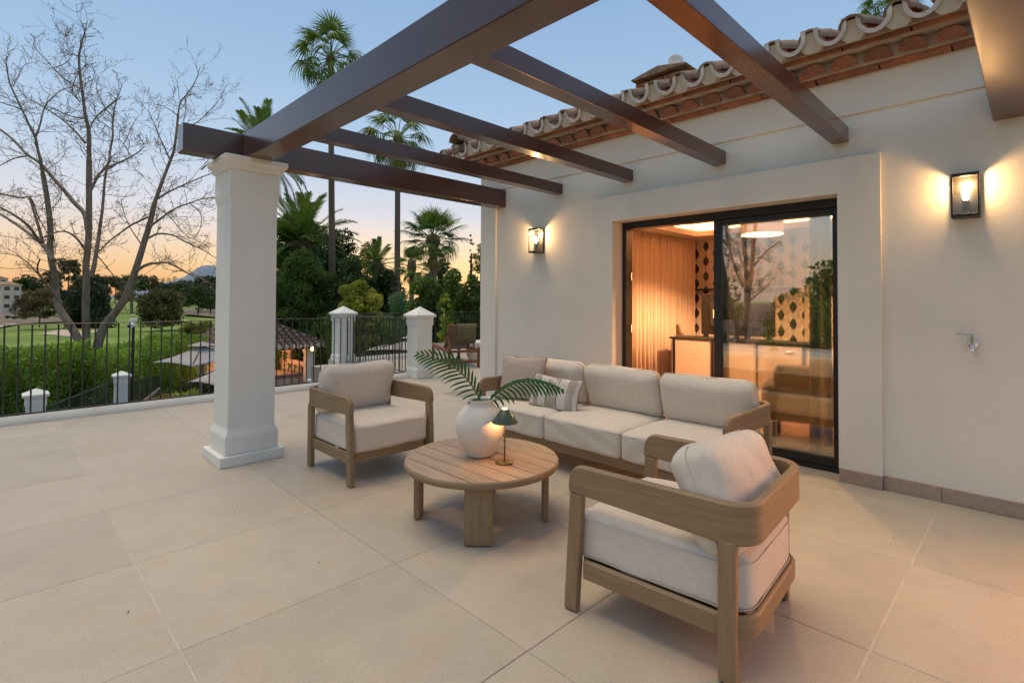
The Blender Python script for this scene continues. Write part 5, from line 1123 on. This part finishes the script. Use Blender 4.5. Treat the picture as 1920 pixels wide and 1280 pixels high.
for i, (ra, rb, dr, pts) in enumerate(bl):
    n = len(pts); w = [dp(x+(g.uniform(-1,1) if 0 < k < n-1 else 0), y, dr*k/n*1.6) for k, (x, y) in enumerate(pts)]; w = smooth_pts(w); m_ = len(w)
    sc__ = 18/FPX; rads = [max(.006, (ra+(rb-ra)*(k/(m_-1))**.8)*sc__*.72) for k in range(m_)]
    o = obj('trunk' if ra > 9 else 'branch', MB().tube([p-BL for p in w], rads, 9 if ra > 5 else 6).mesh('branch', bark, smooth=True), bt)
    for k in range(2, m_-1):
        if rads[k] < 4.4*sc__: tw_pts.append((w[k], (w[min(m_-1, k+1)]-w[k-1]).normalized(), rads[k]))
    tw_pts.append((w[-1], (w[-1]-w[-3]).normalized(), rads[-1])); tw_pts.append((w[-1], (w[-1]-w[-3]).normalized(), rads[-1]))
tm = MB(); bud = []
def twig(p, d, L_, r, lvl):
    q = p.copy(); pts = [q.copy()]; st = 5
    for k in range(st):
        d = (d + Vector((g.uniform(-1,1), g.uniform(-1,1), g.uniform(-.8,.9)))*.32).normalized(); q = q+d*L_/st; pts.append(q.copy())
        if lvl < 2 and g.random() < (.62 if lvl == 0 else .42): twig(q, (d+Vector((g.uniform(-1,1), g.uniform(-1,1), g.uniform(-.6,1)))*.9).normalized(), L_*g.uniform(.35,.6), r*.65, lvl+1)
    tm.tube([x-BL for x in pts], [max(.0045, r*(1-.8*k/st)) for k in range(st+1)], 3, cap=False)
    if lvl >= 1 and g.random() < .75: bud.append(pts[-1])
for p, d, r in tw_pts:
    for _ in range(1 if g.random() < (.5 if p.z > 2.5 else .65) else 0):
        side = Vector((g.uniform(-1,1), g.uniform(-1,1), g.uniform(-.5,1))); twig(p, (d*.5+side).normalized(), g.uniform(.35,1.05), min(r*.6, .013), 0)
o = obj('twigs', tm.mesh('twigs', bark, fix=False), bt); o['kind'] = 'stuff'
bm_ = MB()
for p in bud:
    for _ in range(1):
        c = p-BL+Vector((g.uniform(-.06,.06), g.uniform(-.06,.06), g.uniform(-.06,.06))); s = g.uniform(.009,.017); bm_.add([c+Vector(v)*s for v in ((1,0,0),(-1,0,0),(0,1,0),(0,-1,0),(0,0,1.2),(0,0,-1.2))], [(0,2,4),(2,1,4),(1,3,4),(3,0,4),(2,0,5),(1,2,5),(3,1,5),(0,3,5)])
o = obj('seed_pods', bm_.mesh('seed_pods', bark_d, fix=False), bt); o['kind'] = 'stuff'
# ---------------------------------------------------------------- apartment blocks, mountain
def block(name, label, px_, py0, py1, wpx, dep, sd, roofc=terra_old, rz=R(35), storeys=3, wallm=None):
    c = at(px_, py1, dep); h = (py1-py0)*dep/FPX; w = wpx*dep/FPX; t = thing(name, label, 'building', c, rz); dpt = w*.6; wm = wallm or mat('far_render', (.66,.58,.48), .9)
    wl = obj('wall', MB().box(-w/2, w/2, -dpt/2, dpt/2, -2, h).mesh('block_wall', wm), t)
    obj('roof', MB().add([(-w*.55,-dpt*.58,h),(w*.55,-dpt*.58,h),(w*.55,dpt*.58,h),(-w*.55,dpt*.58,h),(-w*.3,0,h+w*.14),(w*.3,0,h+w*.14)], [(0,1,5,4),(1,2,5),(2,3,4,5),(3,0,4),(3,2,1,0)]).mesh('block_roof', roofc), t)
    nw = max(2, int(w/3.2)); wn = mat('far_window', (.05,.05,.055), .2)
    for s in range(storeys):
        for k in range(nw):
            x = -w/2+w*(k+.5)/nw; z = h*(s+.35)/storeys; hw = w/nw*.22
            for sy_ in (-1,):
                o_ = obj('window', MB().box(x-hw, x+hw, -dpt/2-.03, -dpt/2+.05, z, z+h/storeys*.42).mesh('window', wn), t)
                obj('frame', MB().box(x-hw-.08, x+hw+.08, -dpt/2-.06, -dpt/2-.0301, z-.10, z-.002).mesh('sill', wm), o_)
        for k in range(max(2, nw//2)):
            y = -dpt/2+dpt*(k+.5)/max(2, nw//2); z = h*(s+.35)/storeys; obj('window', MB().box(w/2-.05, w/2+.03, y-.5, y+.5, z, z+h/storeys*.42).mesh('window', wn), t)
    return t
block('apartment_block', 'pale apartment block with balconies at the far left edge', 10, 534, 582, 46, 130, 1, rz=R(20))
block('apartment_block', 'taller stepped wing of the apartment block behind', -14, 522, 578, 44, 150, 2, rz=R(20), storeys=4)
block('apartment_block', 'low wing of the apartments beside the weeping tree', 50, 551, 579, 36, 135, 3, rz=R(20), storeys=2)
block('far_house', 'small far house with orange roof between the bare tree trunks', 128, 560, 572, 26, 190, 4, roofc=terra, storeys=1)
mt = at(385, 556, 2200); vs = []; nx, ny = 40, 12; hv = []
for i in range(nx+1):
    for j in range(ny+1):
        u = i/nx*2-1; v = j/ny*2-1; e_ = max(0, 1-abs(u)**1.4)*max(0, 1-v*v); z = 120*e_*(1+.12*math.sin(u*9+1)+.06*math.sin(u*23)) + (22*math.exp(-((u-.12)/.13)**2))*e_; vs.append((mt.x+(cr.x*u*330)+cf.x*v*260, mt.y+(cr.y*u*330)+cf.y*v*260, -12+z))
fs = [(i*(ny+1)+j, (i+1)*(ny+1)+j, (i+1)*(ny+1)+j+1, i*(ny+1)+j+1) for i in range(nx) for j in range(ny)]
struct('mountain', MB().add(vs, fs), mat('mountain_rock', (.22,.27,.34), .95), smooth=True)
# ---------------------------------------------------------------- what the glass door reflects: the side of the terrace outside the picture
railing('black railing along the side of the terrace outside the picture', (-7.9, -7.42), (6.5, -7.42), z0=.10)
wht = mat('villa_white', (.72,.70,.66), .85)
for k, (x, y, w_, z_) in enumerate(((-15,-24,11,-4.2), (-27,-30,13,-4.0), (-3,-27,10,-4.3), (-22,-46,14,-3.3), (-38,-42,15,-3.5))):
    t = thing('villa', ('white neighbouring villa with flat tiled roof', 'second white villa across the garden', 'third white villa behind the terrace side', 'white villa higher up the slope', 'farthest white villa on the slope')[k]+', seen only reflected in the glass door', 'villa', (x, y, z_), R(12+7*k))
    obj('wall', MB().box(-w_/2, w_/2, -3, 3, -2, 3.0).mesh('villa_wall', wht), t)
    obj('roof', MB().add([(-w_*.55,-3.7,3),(w_*.55,-3.7,3),(w_*.55,3.7,3),(-w_*.55,3.7,3),(-w_*.3,0,4.4),(w_*.3,0,4.4)], [(0,1,5,4),(1,2,5),(2,3,4,5),(3,0,4),(3,2,1,0)]).mesh('villa_roof', rooftile), t)
    for s in (-1, 0, 1): obj('window', MB().box(s*w_*.3-.6, s*w_*.3+.6, 2.98, 3.05, .6, 2.1).mesh('window', MATS['far_window']), t)
for k, (x, y, w_, h_, kd, m_) in enumerate(((-9.6,-12,2.0,4.4,'cone',G1), (-12.5,-13,1.8,4.2,'cone',G1), (-7,-13.5,3,5,'round',G1), (-19,-17,4,4.6,'round',G4), (-4,-17,4,5,'round',G2), (-34,-20,6,6.5,'round',G1), (-22,-38,7,7,'round',G2), (-9,-36,8,8,'round',G1), (-34,-34,9,9,'round',G4), (-1,-40,9,8,'round',G1))):
    tree('side_garden_tree', 'tree number of the side garden seen only as a reflection', 'tree', (x, y, GZ), w_, h_, kd, m_, 2600 if kd == 'round' else 4000, .09, seed=3 if kd == 'round' else 31, group='trees in the side garden')['label'] = ('slim leafy shrub', 'second slim shrub', 'round shrub', 'dark round tree', 'olive round tree', 'broad tree', 'far olive tree', 'far green tree', 'far dark tree', 'farthest green tree')[k] + ' in the side garden left of the picture'
bt2 = copy_tree(bt, loc=(-10.5, -17, GZ), rz=R(40), label='second leafless tree in the side garden, seen only reflected in the glass door')
